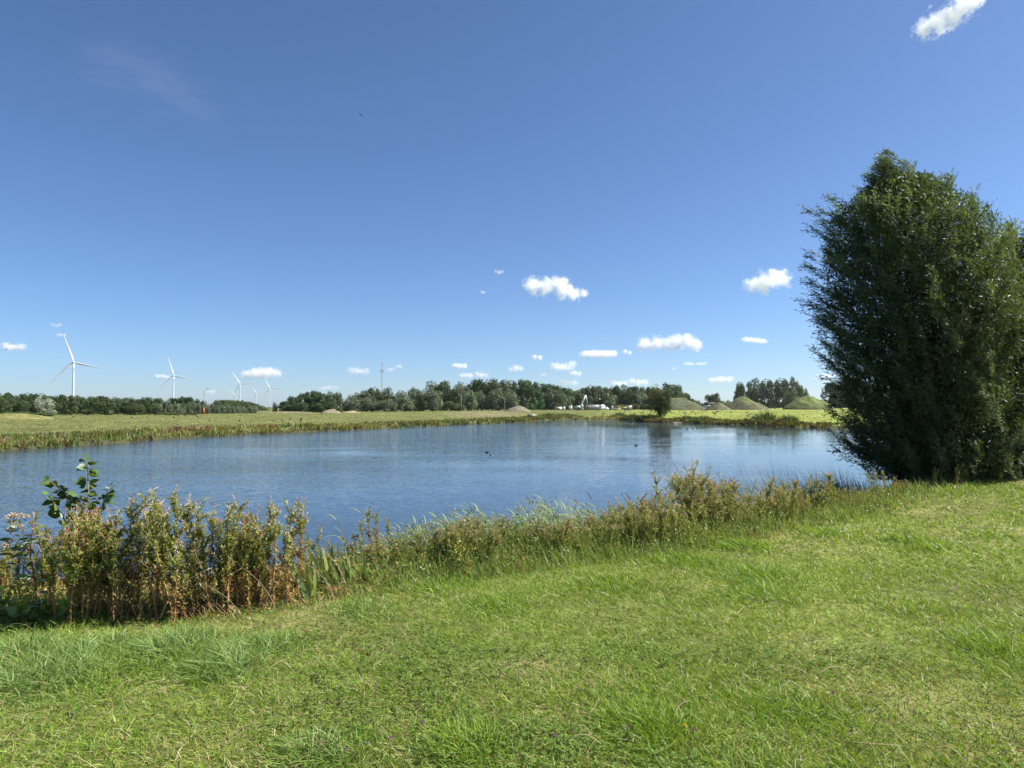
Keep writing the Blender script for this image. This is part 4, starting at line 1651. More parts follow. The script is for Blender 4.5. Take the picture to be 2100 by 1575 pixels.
for i in range(11):
    px = 265 + i * 35 + random.uniform(-9, 9)
    put(H_TALL, px, random.uniform(.1, .3), random.uniform(1085, 1160), 'short rust-brown willowherb stalk low in the row between the sapling and the sword leaves', 'short brown willowherb stalks', random.uniform(1.0, 1.3))
for px, f, tp in ((105, .3, 1090), (120, .2, 1100), (135, .28, 1075), (150, .18, 1060), (165, .25, 1050), (180, .16, 1055), (195, .24, 1052), (210, .18, 1062), (225, .26, 1070), (240, .18, 1080), (98, .18, 1125), (160, .35, 1065), (200, .34, 1060),
                  (20, .3, 1110), (8, .22, 1125), (45, .36, 1120), (-20, .25, 1105), (-60, .22, 1080), (-110, .25, 1070), (-160, .25, 1090)):
    put(H_BUSH, px, f, tp, 'bushy loosestrife beside the whitish-flowered plant' if px < 60 else 'bushy yellow-green loosestrife between the whitish-flowered plant and the poplar sapling' if px < 140 else 'bushy yellow-green loosestrife with brown lower stems crowding round the poplar sapling' if px < 205 else 'bushy loosestrife between the poplar sapling and the tall willowherb', 'loosestrife round the sapling', random.uniform(.85, 1.1))
for px, f, tp in ((448, .2, 1085), (462, .28, 1075), (485, .25, 1065), (520, .22, 1055), (535, .28, 1060), (550, .2, 1075), (510, .35, 1075), (590, .3, 1088)):
    put(H_BUSH, px, f, tp, 'bushy loosestrife with small pink flowers growing among the brown willowherb stalks', 'loosestrife among the willowherb', random.uniform(.75, 1.0))
for px, f, tp in ((668, .3, 1120), (690, .34, 1112), (712, .3, 1125), (734, .32, 1112), (752, .26, 1130), (775, .24, 1120), (798, .26, 1118), (815, .2, 1128)):
    put(H_BUSH, px, f, tp, 'low bushy loosestrife behind the sword leaves', 'loosestrife behind the sword leaves', 1.1)
for px, f, tp in ((757, .3, 1090), (770, .35, 1075), (785, .3, 1078), (795, .4, 1092)):
    put(H_TALL, px, f, tp, 'slim willowherb with a reddish seeding top growing between reeds and sword leaves', 'willowherb between the reeds', 1.0)
for px, f, tp in ((1215, .35, 1075), (1235, .4, 1062), (1255, .35, 1066), (1275, .42, 1058), (1295, .36, 1050), (1315, .42, 1046), (1335, .36, 1045), (1352, .42, 1050), (1365, .35, 1062), (1225, .25, 1100), (1290, .25, 1085), (1330, .25, 1075)):
    put(H_PINK, px, f, tp, 'faded pinkish-grey loosestrife in the long clump beside the dense reeds', 'faded loosestrife beside the reeds', random.uniform(.9, 1.15), -.05)
for px, f, tp in ((1380, .38, 1035), (1395, .42, 1020), (1410, .36, 1008), (1425, .42, 1000), (1440, .36, 1000), (1455, .42, 1008), (1470, .36, 1015), (1485, .42, 1030), (1500, .38, 1045), (1405, .26, 1045), (1450, .26, 1040), (1430, .3, 1020)):
    put(H_PINK, px, f, tp, 'dense brownish-green willowherb in the tallest clump below the arching reed', 'willowherb of the tallest clump', random.uniform(.75, 1.0), -.06)
for px, f, tp in ((1540, .35, 1035), (1560, .4, 1020), (1580, .35, 1030), (1605, .3, 1030), (1630, .36, 1022), (1655, .3, 1018), (1680, .36, 1020), (1700, .3, 1028), (1520, .3, 1050), (1725, .25, 1030), (1750, .28, 1020), (1770, .22, 1015), (1790, .25, 1003), (1805, .2, 1000), (1825, .2, 1010), (1845, .15, 1022)):
    put(H_PINK, px, f, tp, 'grey-green loosestrife with hints of pink beside the dark rushes near the willow', 'loosestrife near the willow', random.uniform(1.0, 1.35), -.04)
for px, f, tp in ((1910, .12, 965), (1925, .14, 958), (1940, .12, 955)):
    put(H_BUSH, px, f, tp, 'dim leafy shrub stem standing in the shade of the willow', 'shaded shrubs under the willow', .8)
for px, f, tp in ((1958, .05, 962), (1970, .05, 957), (1980, .04, 970)):
    put(H_BUSH, px, f, tp, 'yellow-green shrub catching the sun in front of the willow', 'sunlit shrubs before the willow', .8)
for i in range(64):
    px = 775 + i * 17 + random.uniform(-8, 8)
    ye = float(np.interp(px, E_PX, E_Y))
    tp = HOR + 1.7 / ye * F - random.uniform(50, 95) * 8.5 / ye
    put(H_PINK if random.random() < .6 else H_BUSH, px, random.uniform(.06, .22), tp, 'low leafy herb edging the lawn, in front of the ' + ('open reeds' if px < 1110 else 'dense reeds' if px < 1210 else 'faded loosestrife' if px < 1370 else 'tallest willowherb clump' if px < 1510 else 'reeds and rushes near the willow'),
        'low herbs edging the lawn', random.uniform(1.0, 1.5), -.05)
for pr in H_TALL + H_BUSH + H_PINK:
    pr.drop_unused()

# --- reeds
def reed_leaf(seed):
    r = np.random.default_rng(seed)
    mb = MB()
    n = 6
    s = np.linspace(0, 1, n)
    L = 1.0
    droop = r.uniform(.25, .6)
    x = L * (s - .12 * s ** 2)
    z = .42 * s - droop * s ** 2
    w = np.array([.024, .054, .062, .054, .034, .002])
    tw = r.uniform(-.5, .5) * s
    c = np.stack([x, 0 * x, z], 1)
    o_ = np.stack([0 * x, np.cos(tw), np.sin(tw)], 1) * w[:, None] * .5
    V = np.concatenate([c - o_, c + o_])
    q = [[i, i + 1, n + i + 1, n + i] for i in range(n - 1)]
    k = r.uniform(.85, 1.15)
    C = np.outer(1 - s, np.array((.23, .30, .125)) * k) + np.outer(s, np.array((.27, .335, .15)) * k)
    mb.add(V, q, np.concatenate([C, C]))
    return mb.mesh('reed_leaf', M_HERB, True)


REED_LEAF = [reed_leaf(200 + i) for i in range(6)]


def reed_proto(seed, leaves, plume, bend, leafk=1.0):
    r = random.Random(seed)
    t = thing('reed', 'reed', 'reed')
    mb = MB()
    tt = np.linspace(0, 1, 8)
    pts = np.stack([-bend * tt ** 2.2, .02 * np.sin(tt * 3), -.1 + 1.1 * tt - .35 * bend * tt ** 4], 1)
    mb.tube(pts, np.linspace(.0048, .0014, 8), np.outer(1 - tt, (.20, .19, .08)) + np.outer(tt, (.15, .19, .07)), 5)
    mb.build('stem', M_HERB, t)
    for i in range(leaves):
        q = .22 + .76 * (i + r.random() * .6) / leaves
        o = bpy.data.objects.new('leaf', r.choice(REED_LEAF))
        COL.objects.link(o)
        o.parent = t
        o.location = [float(np.interp(q, tt, pts[:, k_])) for k_ in range(3)]
        o.rotation_euler = (r.uniform(-.3, .3), r.uniform(-.75, -.25), math.pi + r.uniform(-.9, .9) if r.random() < .85 else r.uniform(-.8, .8))
        s = r.uniform(.26, .44) * (1.1 - .5 * q) * leafk
        o.scale = (s, s * 1.15, s)
    if plume:
        mb = MB()
        rr_ = np.random.default_rng(seed)
        n = 36
        s = rr_.uniform(0, 1, n)
        P = pts[-1] + np.stack([-.05 * s, 0 * s, .09 * s], 1)
        d = nrm(np.array([-.35, 0, .9]) + rr_.normal(size=(n, 3)) * .28)
        mb.leaves(P, d, nrm(np.cross(d, rr_.normal(size=d.shape))), .045, .0035, np.array((.17, .10, .09)) * rr_.uniform(.7, 1.3, (n, 1)), mid=.4)
        tag(mb.build('plume', M_HERB, t), kind='stuff')
    return Proto(t)


R_PL = [reed_proto(300 + i, 8, False, .18 + .05 * i) for i in range(5)]
R_TALL = [reed_proto(340 + i, 15, False, .34, .42) for i in range(2)]
R_FL = [reed_proto(320 + i, 8, True, .22) for i in range(2)]


def reed(px, f, top, label, group, flower=False, tilt=None):
    x, y, z = bank(px, f, .1)
    z = max(z, ZW - .05)
    h = max(.35, (at(px, top, y).z - z) * 1.04)
    tl = random.uniform(-.16, .0) if tilt is None else tilt
    random.choice(R_FL if flower else R_TALL if h > 1.75 else R_PL).place((x + .12 * h, y, z), random.uniform(-.5, .5), (h, h, h), label, group, (random.uniform(-.06, .06), tl))


for px, f, tp in ((712, .6, 1030), (778, .6, 1028)):
    reed(px, f, tp, 'tall lone reed with drooping leaves leaning out beside the sword leaves', 'lone reeds beside the sword leaves', False, -.12)
rr2 = random.Random(9)
for i in range(100):
    px = rr2.uniform(800, 1130)
    reed(px, rr2.uniform(.15, .65), prof(px, [(790, 1110), (860, 1085), (920, 1068), (985, 1050), (1040, 1070), (1090, 1062), (1130, 1055)]) + rr2.uniform(-26, 30), 'wind-bent green reed in the open stand beside the yellow flowers', 'reeds of the open stand', rr2.random() < .08)
for i in range(84):
    px = rr2.uniform(1100, 1245)
    reed(px, rr2.uniform(.15, .65), prof(px, [(1100, 1055), (1120, 1030), (1150, 1040), (1180, 1032), (1240, 1060)]) + rr2.uniform(-24, 36), 'green reed in the dense stand beside the faded loosestrife', 'reeds of the dense stand', rr2.random() < .1)
for i in range(54):
    px = rr2.uniform(795, 1260)
    reed(px, rr2.uniform(.3, .7), prof(px, [(790, 1085), (920, 1052), (1000, 1038), (1060, 1050), (1130, 1026), (1260, 1036)]) + rr2.uniform(-12, 26), 'tall slender reed rising clear of the reed stand against the water', 'tall reeds against the water')
for i in range(14):
    px = rr2.uniform(1370, 1700)
    reed(px, rr2.uniform(.3, .6), prof(px, [(1370, 1015), (1430, 960), (1500, 1005), (1600, 985), (1700, 985)]) + rr2.uniform(-10, 18), 'tall slender reed rising above the loosestrife near the willow', 'tall reeds near the willow')
for px, tp in ((1236, 1022), (1205, 1035), (1308, 1012), (1325, 1018)):
    reed(px, .55, tp, 'reed with a dark purple plume standing above the faded loosestrife', 'plumed reeds', True)
for i in range(38):
    px = rr2.uniform(1365, 1500)
    reed(px, rr2.uniform(.2, .6), prof(px, [(1365, 1030), (1400, 985), (1440, 965), (1470, 990), (1500, 1040)]) + rr2.uniform(-8, 40), 'reed growing through the tallest willowherb clump', 'reeds of the tallest clump', rr2.random() < .1)
reed(1418, .5, 925, 'very tall arching reed leaning far above all the other bank plants', None, False, -.13)
reed(1470, .5, 955, 'second tallest arching reed beside the very tall one', None, False, -.12)
for i in range(76):
    px = rr2.uniform(1530, 1700)
    reed(px, rr2.uniform(.15, .6), prof(px, [(1530, 1040), (1560, 1010), (1600, 1005), (1650, 1000), (1700, 1008)]) + rr2.uniform(-4, 34), 'wind-combed green reed between the tallest clump and the dark rushes', 'reeds before the dark rushes', rr2.random() < .06)
for pr in R_PL + R_FL + R_TALL:
    pr.drop_unused()

# dark rushes in the willow's shade
for i, (px, f, tp) in enumerate(((1585, .75, 998), (1615, .8, 990), (1648, .8, 992), (1690, .72, 985), (1712, .75, 982), (1735, .7, 980), (1752, .66, 985), (1770, .6, 992))):
    x, y, z = bank(px, f)
    z = max(z, ZW - .03)
    t = thing('rush_clump', 'dark wind-swept rush clump in the shade at the foot of the willow', 'rushes', (x, y, z), 0, 'shaded rushes by the willow')
    h = max(.5, (at(px, tp, y).z - z) * 1.65)
    o = clump_mesh(500 + i, 340, h, .75, [(.085, .13, .045), (.11, .16, .055), (.065, .10, .04)], lean=-.26, w=.010).build('blades', M_GRASS, t)
    tag(o, kind='stuff')

# --- sword leaves (iris, bulrush)
def sword_leaf(seed):
    r = np.random.default_rng(seed)
    mb = MB()
    n = 7
    s = np.linspace(0, 1, n)
    b = r.uniform(.02, .16)
    c = np.stack([-b * s ** 2, .01 * np.sin(s * 4), s - .3 * b * s ** 4], 1)
    w = np.array([.034, .042, .045, .043, .036, .022, .001])
    a = r.uniform(-.3, .3) + s * r.uniform(-.9, .9)
    o_ = np.stack([np.cos(a), np.sin(a), 0 * s], 1) * w[:, None] * .5
    V = np.concatenate([c - o_, c + np.array([0, .004, 0]), c + o_])
    q = [[i, i + 1, n + i + 1, n + i] for i in range(n - 1)] + [[n + i, n + i + 1, 2 * n + i + 1, 2 * n + i] for i in range(n - 1)]
    col = np.array([(.17, .25, .07), (.21, .285, .095), (.28, .33, .11), (.13, .205, .065)])[seed % 4]
    C = np.outer(np.ones(n), col)
    mb.add(V, q, np.concatenate([C, C, C]))
    return mb.mesh('sword_leaf', M_LEAF, True)


SW = [sword_leaf(600 + i) for i in range(8)]
for gi, (px, f, tp, nn, lab) in enumerate(((640, -.02, 1105, 8, 'clump of broad pale sword leaves at the end of the willowherb row'), (672, .03, 1110, 14, 'thick clump of green sword leaves next to the pale clump'),
                                         (700, .06, 1108, 14, 'spreading clump of green sword leaves before the lone reed'), (728, .05, 1118, 12, 'low clump of sword leaves beside the slim willowherb'), (745, .04, 1130, 8, 'small clump of sword leaves nearest the yellow flowers'))):
    x, y, z = bank(px, f)
    t = thing('iris_clump', lab, 'iris', (x, y, z))
    h = at(px, tp, y).z - z
    for i in range(nn):
        o = bpy.data.objects.new('leaf', random.choice(SW))
        COL.objects.link(o)
        o.parent = t
        o.location = (random.gauss(0, .06), random.gauss(0, .05), -.04)
        o.rotation_euler = (random.uniform(-.25, .25), random.uniform(-.4, .2), random.uniform(-.9, .9))
        k_ = h * random.uniform(.65, 1.08)
        o.scale = (.85 + .2 * random.random(), 1, k_)
# two conspicuous leaning leaves and one upright
for nm, px, f, tp, tilt, lab in (('sword_leaf', 652, .04, 1112, -.52, 'long pale sword leaf leaning far over beside the willowherb row'), ('sword_leaf', 641, .06, 1075, .0, 'tall upright pale sword leaf towering over its clump')):
    x, y, z = bank(px + (42 if tilt else 0), f)
    o = bpy.data.objects.new(nm, SW[2])
    COL.objects.link(o)
    h = at(px, tp, y).z - z
    o.location = (x, y, z - .05)
    o.rotation_euler = (0, tilt, 0)
    o.scale = (1, 1, h * (1.18 if tilt else 1.05))
    tag(o, lab, 'leaf')

# --- poplar sapling with large leaves, each leaf a part
def big_leaf(seed, col, back, shape='poplar'):
    r = np.random.default_rng(seed)
    mb = MB()
    if shape == 'poplar':
        out = [(0, .0), (.36, .10), (.50, .30), (.40, .55), (.20, .80), (0, 1.05)]
    elif shape == 'heart':
        out = [(0, .06), (.30, -.05), (.52, .20), (.44, .52), (.20, .82), (0, 1.0)]
    else:
        out = [(0, 0), (.13, .2), (.19, .42), (.16, .65), (.08, .86), (0, 1.0)]
    fold = r.uniform(.08, .3)
    cur = r.uniform(-.3, .1)
    mid = [(0, y, cur * y * y) for _, y in out]
    R_ = [(x, y, fold * x + cur * y * y + r.uniform(-.03, .03)) for x, y in out]
    L_ = [(-x, y, fold * x + cur * y * y + r.uniform(-.03, .03)) for x, y in out]
    n = len(out)
    V = mid + R_[1:-1] + L_[1:-1]
    Ri = [0] + list(range(n, n + n - 2)) + [n - 1]
    Li = [0] + list(range(n + n - 2, n + 2 * (n - 2))) + [n - 1]
    T = []
    for i in range(n - 1):
        for S_, fl in ((Ri, 0), (Li, 1)):
            quad = [i, S_[i], S_[i + 1], i + 1]
            quad = [v for k_, v in enumerate(quad) if v not in quad[:k_]]
            if fl:
                quad = quad[::-1]
            for k_ in range(1, len(quad) - 1):
                T.append([quad[0], quad[k_], quad[k_ + 1]])
    C = np.array(col) * r.uniform(.85, 1.15)
    mb.add(V, T, np.tile(C, (len(V), 1)) * r.uniform(.85, 1.15, (len(V), 1)))
    return mb.mesh('leaf', M_LEAF, True)


POP_D = [big_leaf(700 + i, (.075, .135, .030), None) for i in range(4)]
POP_L = [big_leaf(710 + i, (.12, .19, .035), None) for i in range(3)]
POP_P = [big_leaf(720 + i, (.34, .40, .27), None) for i in range(3)]
HEART = [big_leaf(730 + i, c_, None, 'heart') for i, c_ in enumerate(((.14, .22, .04), (.10, .18, .035), (.19, .26, .06), (.24, .31, .16)))]
OVAL = [big_leaf(740 + i, c_, None, 'oval') for i, c_ in enumerate(((.07, .12, .03), (.10, .15, .04), (.16, .21, .10)))]


def add_leaf(t, meshes, p, d, size, roll=None):
    o = bpy.data.objects.new('leaf', random.choice(meshes))
    COL.objects.link(o)
    o.parent = t
    o.location = p
    q_ = Vector(d).normalized().to_track_quat('Y', 'Z')
    o.rotation_mode = 'QUATERNION'
    from mathutils import Quaternion
    o.rotation_quaternion = q_ @ Quaternion((0, 1, 0), random.uniform(-1.3, 1.3) if roll is None else roll)
    o.scale = (size, size, size)
    return o


def shoots(t, loc, lines, D, meshes, size, step, stemc, rad=.006, droop=.0, start=.0):
    for ln in lines:
        pts = [at(px, py, D + dy) - Vector(loc) for px, py, dy in ln]
        mb = MB()
        fine = []
        for i in range(len(pts) - 1):
            for k_ in range(5):
                fine.append(pts[i].lerp(pts[i + 1], k_ / 5))
        fine.append(pts[-1])
        mb.tube(fine, np.linspace(rad, rad * .3, len(fine)), stemc, 5)
        mb.build('shoot', M_BARK, t)
        acc = 0
        tot = sum((fine[i + 1] - fine[i]).length for i in range(len(fine) - 1))
        run = 0
        for i in range(len(fine) - 1):
            seg = fine[i + 1] - fine[i]
            run += seg.length
            acc += seg.length
            while acc > step:
                acc -= step
                if run / tot < start:
                    continue
                a = random.uniform(0, 6.28)
                d = seg.normalized() * .35 + Vector((math.cos(a), math.sin(a) * .8, random.uniform(-.4, .3) - droop))
                d.normalize()
                add_leaf(t, random.choice(meshes), fine[i] + d * size * .18, d, size * random.uniform(.7, 1.15))
        add_leaf(t, random.choice(meshes), fine[-1], (fine[-1] - fine[-2]), size * .6)


x, y, z = bank(170, .33)
t = thing('poplar_sapling', 'young poplar sapling with large glossy leaves rising above the bank plants', 'sapling', (x, y, z))
D = y
gb = 1180
shoots(t, (x, y, z), [
    [(172, 1215, 0), (178, 1080, 0), (181, 1010, 0), (180, 965, 0), (175, 938, 0)],
    [(170, 1180, 0), (163, 1042, 0), (140, 1020, 0), (116, 998, .02), (99, 984, .03)],
    [(174, 1160, 0), (190, 1058, .05), (208, 1040, .06), (218, 1014, .08), (226, 997, .08)],
    [(168, 1200, 0), (134, 1068, -.05), (118, 1042, -.08), (106, 1024, -.1), (96, 1014, -.1)]], D, [POP_D, POP_D, POP_D, POP_L, POP_L, POP_P], .084, .0125, (.25, .20, .13), .007, .35, .45)

# hemp agrimony with whitish heads
x, y, z = bank(75, .1)
t = thing('hemp_agrimony', 'tall wild plant with flat whitish flower heads beside the poplar sapling', 'wild plant', (x, y, z))
shoots(t, (x, y, z), [
    [(77, 1275, 0), (73, 1200, 0), (62, 1140, 0), (50, 1105, 0), (40, 1075, 0)],
    [(68, 1170, 0), (62, 1130, -.03), (66, 1095, -.04), (67, 1076, -.04)],
    [(60, 1135, 0), (40, 1120, .04), (28, 1100, .06), (22, 1090, .06)],
    [(66, 1160, 0), (80, 1130, .05), (83, 1098, .06)],
    [(72, 1190, 0), (40, 1150, .05), (18, 1115, .08)]], y, [OVAL, OVAL, OVAL, [OVAL[2]]], .095, .028, (.22, .10, .09), .007, .25, .05)
for px, py, w in ((31, 1057, 30), (52, 1059, 13), (66, 1072, 12), (26, 1070, 16), (38, 1078, 17), (22, 1086, 13), (82, 1094, 13), (63, 1099, 9), (20, 1111, 11), (14, 1118, 10)):
    mb = MB()
    c = at(px, py, y + random.uniform(-.04, .04)) - Vector((x, y, z))
    rad = w / F * y * .5
    rh = np.random.default_rng(int(px * 7 + py))
    n = int(60 + 3000 * rad)
    P = rh.normal(size=(n, 3)) * np.array([.5, .4, .0]) * rad
    P[:, 2] = -.22 * (P[:, 0] ** 2 + P[:, 1] ** 2) / rad + rh.normal(size=n) * rad * .12
    d = nrm(np.array([0, 0, 1.0]) + rh.normal(size=(n, 3)) * .45)
    mb.leaves(P + np.array(c), d, nrm(np.cross(d, rh.normal(size=d.shape))), .016, .012, np.array((.52, .45, .41)) * rh.uniform(.75, 1.15, (n, 1)), mid=.6)
    for i in range(6):
        a = i * 1.05
        mb.tube([tuple(np.array(c) + (0, 0, -.04)), tuple(np.array(c) + (math.cos(a) * rad * .6, math.sin(a) * rad * .6, -.004))], .0012, (.2, .15, .1), 3)
    mb.build('flower_head', M_HERB, t)

# low suckers with heart-shaped leaves
for i, (px, f, tp, lab) in enumerate(((15, .02, 1205, 'low shiny-leaved sucker right below the whitish-flowered plant'), (45, -.02, 1225, 'low sucker with broad pale leaves in the grass below the whitish-flowered plant'),
                                      (75, .0, 1215, 'leafy low sucker at the foot of the whitish-flowered stem'), (100, .02, 1235, 'low yellow-green sucker between the whitish-flowered plant and the loosestrife'),
                                      (130, .0, 1228, 'small sucker with two bright leaves before the loosestrife'), (-30, .0, 1210, 'low sucker at the end of the bank'))):
    x, y, z = bank(px, f)
    t = thing('poplar_sucker', lab, 'sapling', (x, y, z))
    ln = []
    for k_ in range(3):
        a = px + random.uniform(-14, 14)
        ln.append([(px, at_py, 0) for at_py in (1300,)] + [((px + a) / 2, (1300 + tp) / 2, random.uniform(-.05, .05)), (a, tp + random.uniform(0, 30), random.uniform(-.1, .1))])
    shoots(t, (x, y, z), ln, y, [HEART], .07, .035, (.16, .14, .06), .004, .0, .3)

# broad-leaved willow sapling among the reeds
x, y, z = bank(1035, .35)
t = thing('willow_sapling', 'dark broad-leaved sapling standing among the reeds', 'sapling', (x, y, z))
ln = []
for k_ in range(9):
    a = 1035 + random.uniform(-30, 34)
    ln.append([(1040, 1190, 0), ((1035 + a) / 2, 1130, random.uniform(-.1, .1)), (a, random.uniform(1062, 1110), random.uniform(-.15, .15))])
shoots(t, (x, y, z), ln, y, [OVAL[:2]], .085, .024, (.14, .10, .06), .004, .0, .15)

# yellow-flowered herbs
def yellow_proto(seed):
    r = np.random.default_rng(seed)
    t = thing('yellow_flower_plant', 'yellow', 'wild plant')
    st, lv = MB(), MB()
    heads = []
    for i in range(5):
        e = np.array([r.normal() * .08, r.normal() * .08, r.uniform(.22, .38)])
        st.tube([(0, 0, -.03), tuple(e * .5), tuple(e)], [.003, .0025, .0015], GR, 4)
        heads.append(e)
        n = 26
        s = r.uniform(.15, .95, n)
        d = nrm(r.normal(size=(n, 3)) + [0, 0, .3])
        lv.leaves(e * s[:, None], d, nrm(np.cross(d, r.normal(size=d.shape))), .04, .012, np.array([GR, YG, DGn])[r.integers(0, 3, n)] * r.uniform(.8, 1.3, (n, 1)))
    st.build('stems', M_HERB, t)
    tag(lv.build('foliage', M_HERB, t), kind='stuff')
    for e in heads:
        fl = MB()
        n = 12
        a = np.arange(n) * 6.283 / n
        d = np.stack([np.cos(a), np.sin(a), np.full(n, .35)], 1)
        fl.leaves(np.tile(e, (n, 1)), nrm(d), np.stack([-np.sin(a), np.cos(a), 0 * a], 1), .013, .006, np.tile((.80, .58, .03), (n, 1)))
        fl.ball(tuple(e + [0, 0, .004]), .006, (.5, .28, .02), 6, 4)
        fl.build('flower', M_HERB, t)
    return Proto(t)


YP = [yellow_proto(800 + i) for i in range(2)]
for px, f in ((900, .12), (912, .14), (925, .1), (938, .12), (950, .05), (965, .1), (945, .0), (740, .1), (770, .08), (935, .2), (985, .14), (1795, .0), (1820, -.02)):
    x, y, z = bank(px, f)
    random.choice(YP).place((x, y, z), random.uniform(0, 6.28), random.uniform(.85, 1.15) * (.75 if px > 1700 else 1), 'small herb with yellow daisy flowers at the lawn edge of the bank', 'yellow-flowered herbs')
for pr in YP:
    pr.drop_unused()

# dead, bent stalks leaning out of the row
for i, px in enumerate((262, 292, 318, 334, 362, 392, 408, 446, 470, 505, 548, 572, 600, 628, 655, 690, 715, 150, 118)):
    x, y, z = bank(px, random.uniform(-.08, .06))
    hh = random.uniform(.25, .6)
    ln = random.choice((-1, 1)) * random.uniform(.15, .5)
    mb = MB()
    tt = np.linspace(0, 1, 8)
    pts = np.stack([ln * tt ** 1.8, random.uniform(-.2, .1) * tt, -.03 + hh * (tt - .45 * abs(ln) * tt ** 3)], 1)
    mb.tube(pts, np.linspace(.004, .0015, 8), np.array(ST) * random.uniform(.7, 1.15), 4)
    rh = np.random.default_rng(i)
    m = 16
    sq = rh.uniform(.3, 1, m)
    P = np.stack([np.interp(sq, tt, pts[:, k_]) for k_ in range(3)], 1)
    d = nrm(rh.normal(size=(m, 3)) + [0, 0, -.5])
    mb.leaves(P, d, nrm(np.cross(d, rh.normal(size=d.shape))), .05, .008, np.array([BR, RU, ST])[rh.integers(0, 3, m)])
    o = mb.build('dead_stalk', M_HERB)
    o.location = (x, y, z)
    tag(o, 'bent dead straw-coloured stalk leaning out of the bank plants towards the lawn', 'dead stalk', 'dead stalks along the bank')
for i, px in enumerate((395, 412, 380, 690)):
    x, y, z = bank(px, -.03)
    rh = np.random.default_rng(60 + i)
    mb = MB()
    for k_ in range(26):
        a = rh.uniform(0, 6.28)
        l_ = rh.uniform(.12, .32)
        tt = np.linspace(0, 1, 5)
        mb.tube(np.stack([math.cos(a) * l_ * .7 * tt, math.sin(a) * l_ * .5 * tt, l_ * (1.3 * tt - 1.15 * tt ** 2)], 1), [.002] * 5, np.array([BR, RU, BR, ST])[k_ % 4] * rh.uniform(.8, 1.2), 3)
    o = mb.build('withered_plant', M_HERB)
    o.location = (x, y, z)
    tag(o, 'withered rust-brown tangle at the foot of the ' + ('tallest willowherb cluster' if px < 600 else 'sword leaves'), 'dead plant', 'withered plants on the bank')

# undergrowth: what nobody could count
def undergrowth():
    r = np.random.default_rng(17)
    mb = MB()
    N = 30000
    px = r.uniform(-420, 2080, N)
    f = r.uniform(-.12, .62, N)
    Y = np.interp(px, E_PX, E_Y) * (1 - f) + np.interp(px, W_PX, W_Y) * f
    x = (px - 1050) / F * Y
    z = zg(x, Y)
    ok = (z > ZW - .02)
    px, f, x, Y, z = px[ok], f[ok], x[ok], Y[ok], z[ok]
    n = len(px)
    hfac = np.interp(px, [-400, 100, 600, 760, 1000, 1200, 1400, 1600, 1800, 2100], [.5, .42, .38, .8, 1.4, 1.35, 1.25, 1.2, .9, .5])
    L = r.uniform(.10, .34, n) * hfac * np.clip((f + .2) / .3, .35, 1.1)
    K = 3
    base = np.repeat(np.stack([x, Y, z - .02], 1), K, 0)
    base[:, :2] += r.normal(size=(n * K, 2)) * .03
    d = rand_dirs(n * K, 1, .42, -.18, r)
    W = nrm(np.cross(d, r.normal(size=d.shape)))
    brown = np.interp(px, [-400, 0, 120, 250, 620, 720, 850, 2100], [.12, .12, .3, .42, .38, .2, .07, .07])
    c = np.array([GR, YG, DGn, (.16, .21, .07)])[r.integers(0, 4, n)]
    gm = (px > 740) & (r.random(n) < .6)
    c[gm] = np.array([(.17, .25, .06), (.20, .29, .095), (.14, .22, .05)])[r.integers(0, 3, int(gm.sum()))]
    dr = np.array([BR, RU, ST, ST])[r.integers(0, 4, n)]
    C = np.where((r.random(n) < brown)[:, None], dr, c)
    C = np.repeat(C, K, 0) * r.uniform(.7, 1.3, (n * K, 1))
    bend = r.normal(size=d.shape) * .05
    bend[:, 0] -= .03
    Lk = np.repeat(L, K) * r.uniform(.6, 1.2, n * K)
    mb.blades(base, d, W, Lk, r.uniform(.005, .011, n * K) * np.repeat(np.maximum(1, Y / 8), K), C, bend * np.repeat(L, K)[:, None] * 4)
    # small broad leaves through the layer
    M_ = 84000
    px = r.uniform(-420, 1900, M_)
    f = r.uniform(-.05, .6, M_)
    Y = np.interp(px, E_PX, E_Y) * (1 - f) + np.interp(px, W_PX, W_Y) * f
    x = (px - 1050) / F * Y
    z = zg(x, Y)
    hh = np.interp(px, [-400, 100, 640, 760, 860, 1200, 1400, 1700, 1800, 1900], [.16, .13, .12, .30, .58, .56, .52, .46, .3, .2]) * np.clip((f + .1) / .25, .25, 1)
    hh = hh * (.6 + .8 * fbm(px * .03, f * 4, 71))
    z = np.maximum(z, ZW) + r.random(M_) ** 1.3 * hh
    d = nrm(r.normal(size=(M_, 3)) + np.array([-.3, 0, .15]))
    W = nrm(np.cross(d, r.normal(size=d.shape) + np.array([0, 0, .5])))
    c = np.array([GR, YG, DGn, GR])[r.integers(0, 4, M_)]
    gm = (px > 740) & (r.random(M_) < .6)
    c[gm] = np.array([(.16, .235, .055), (.19, .27, .085), (.12, .19, .045)])[r.integers(0, 3, int(gm.sum()))]
    brown = np.interp(px, [-400, 0, 120, 250, 620, 720, 850, 1900], [.15, .15, .4, .5, .5, .3, .07, .07])
    C = np.where((r.random(M_) < brown)[:, None], np.array([BR, RU, BR, ST])[r.integers(0, 4, M_)], c) * r.uniform(.65, 1.3, (M_, 1))
    mb.leaves(np.stack([x, Y, z], 1), d, W, r.uniform(.02, .05, M_), r.uniform(.008, .017, M_), C, mid=.45)
    tag(mb.build('bank_undergrowth', M_GRASS), 'tangled low weeds and dry stalks under the tall bank plants', 'weeds', kind='stuff')


undergrowth()

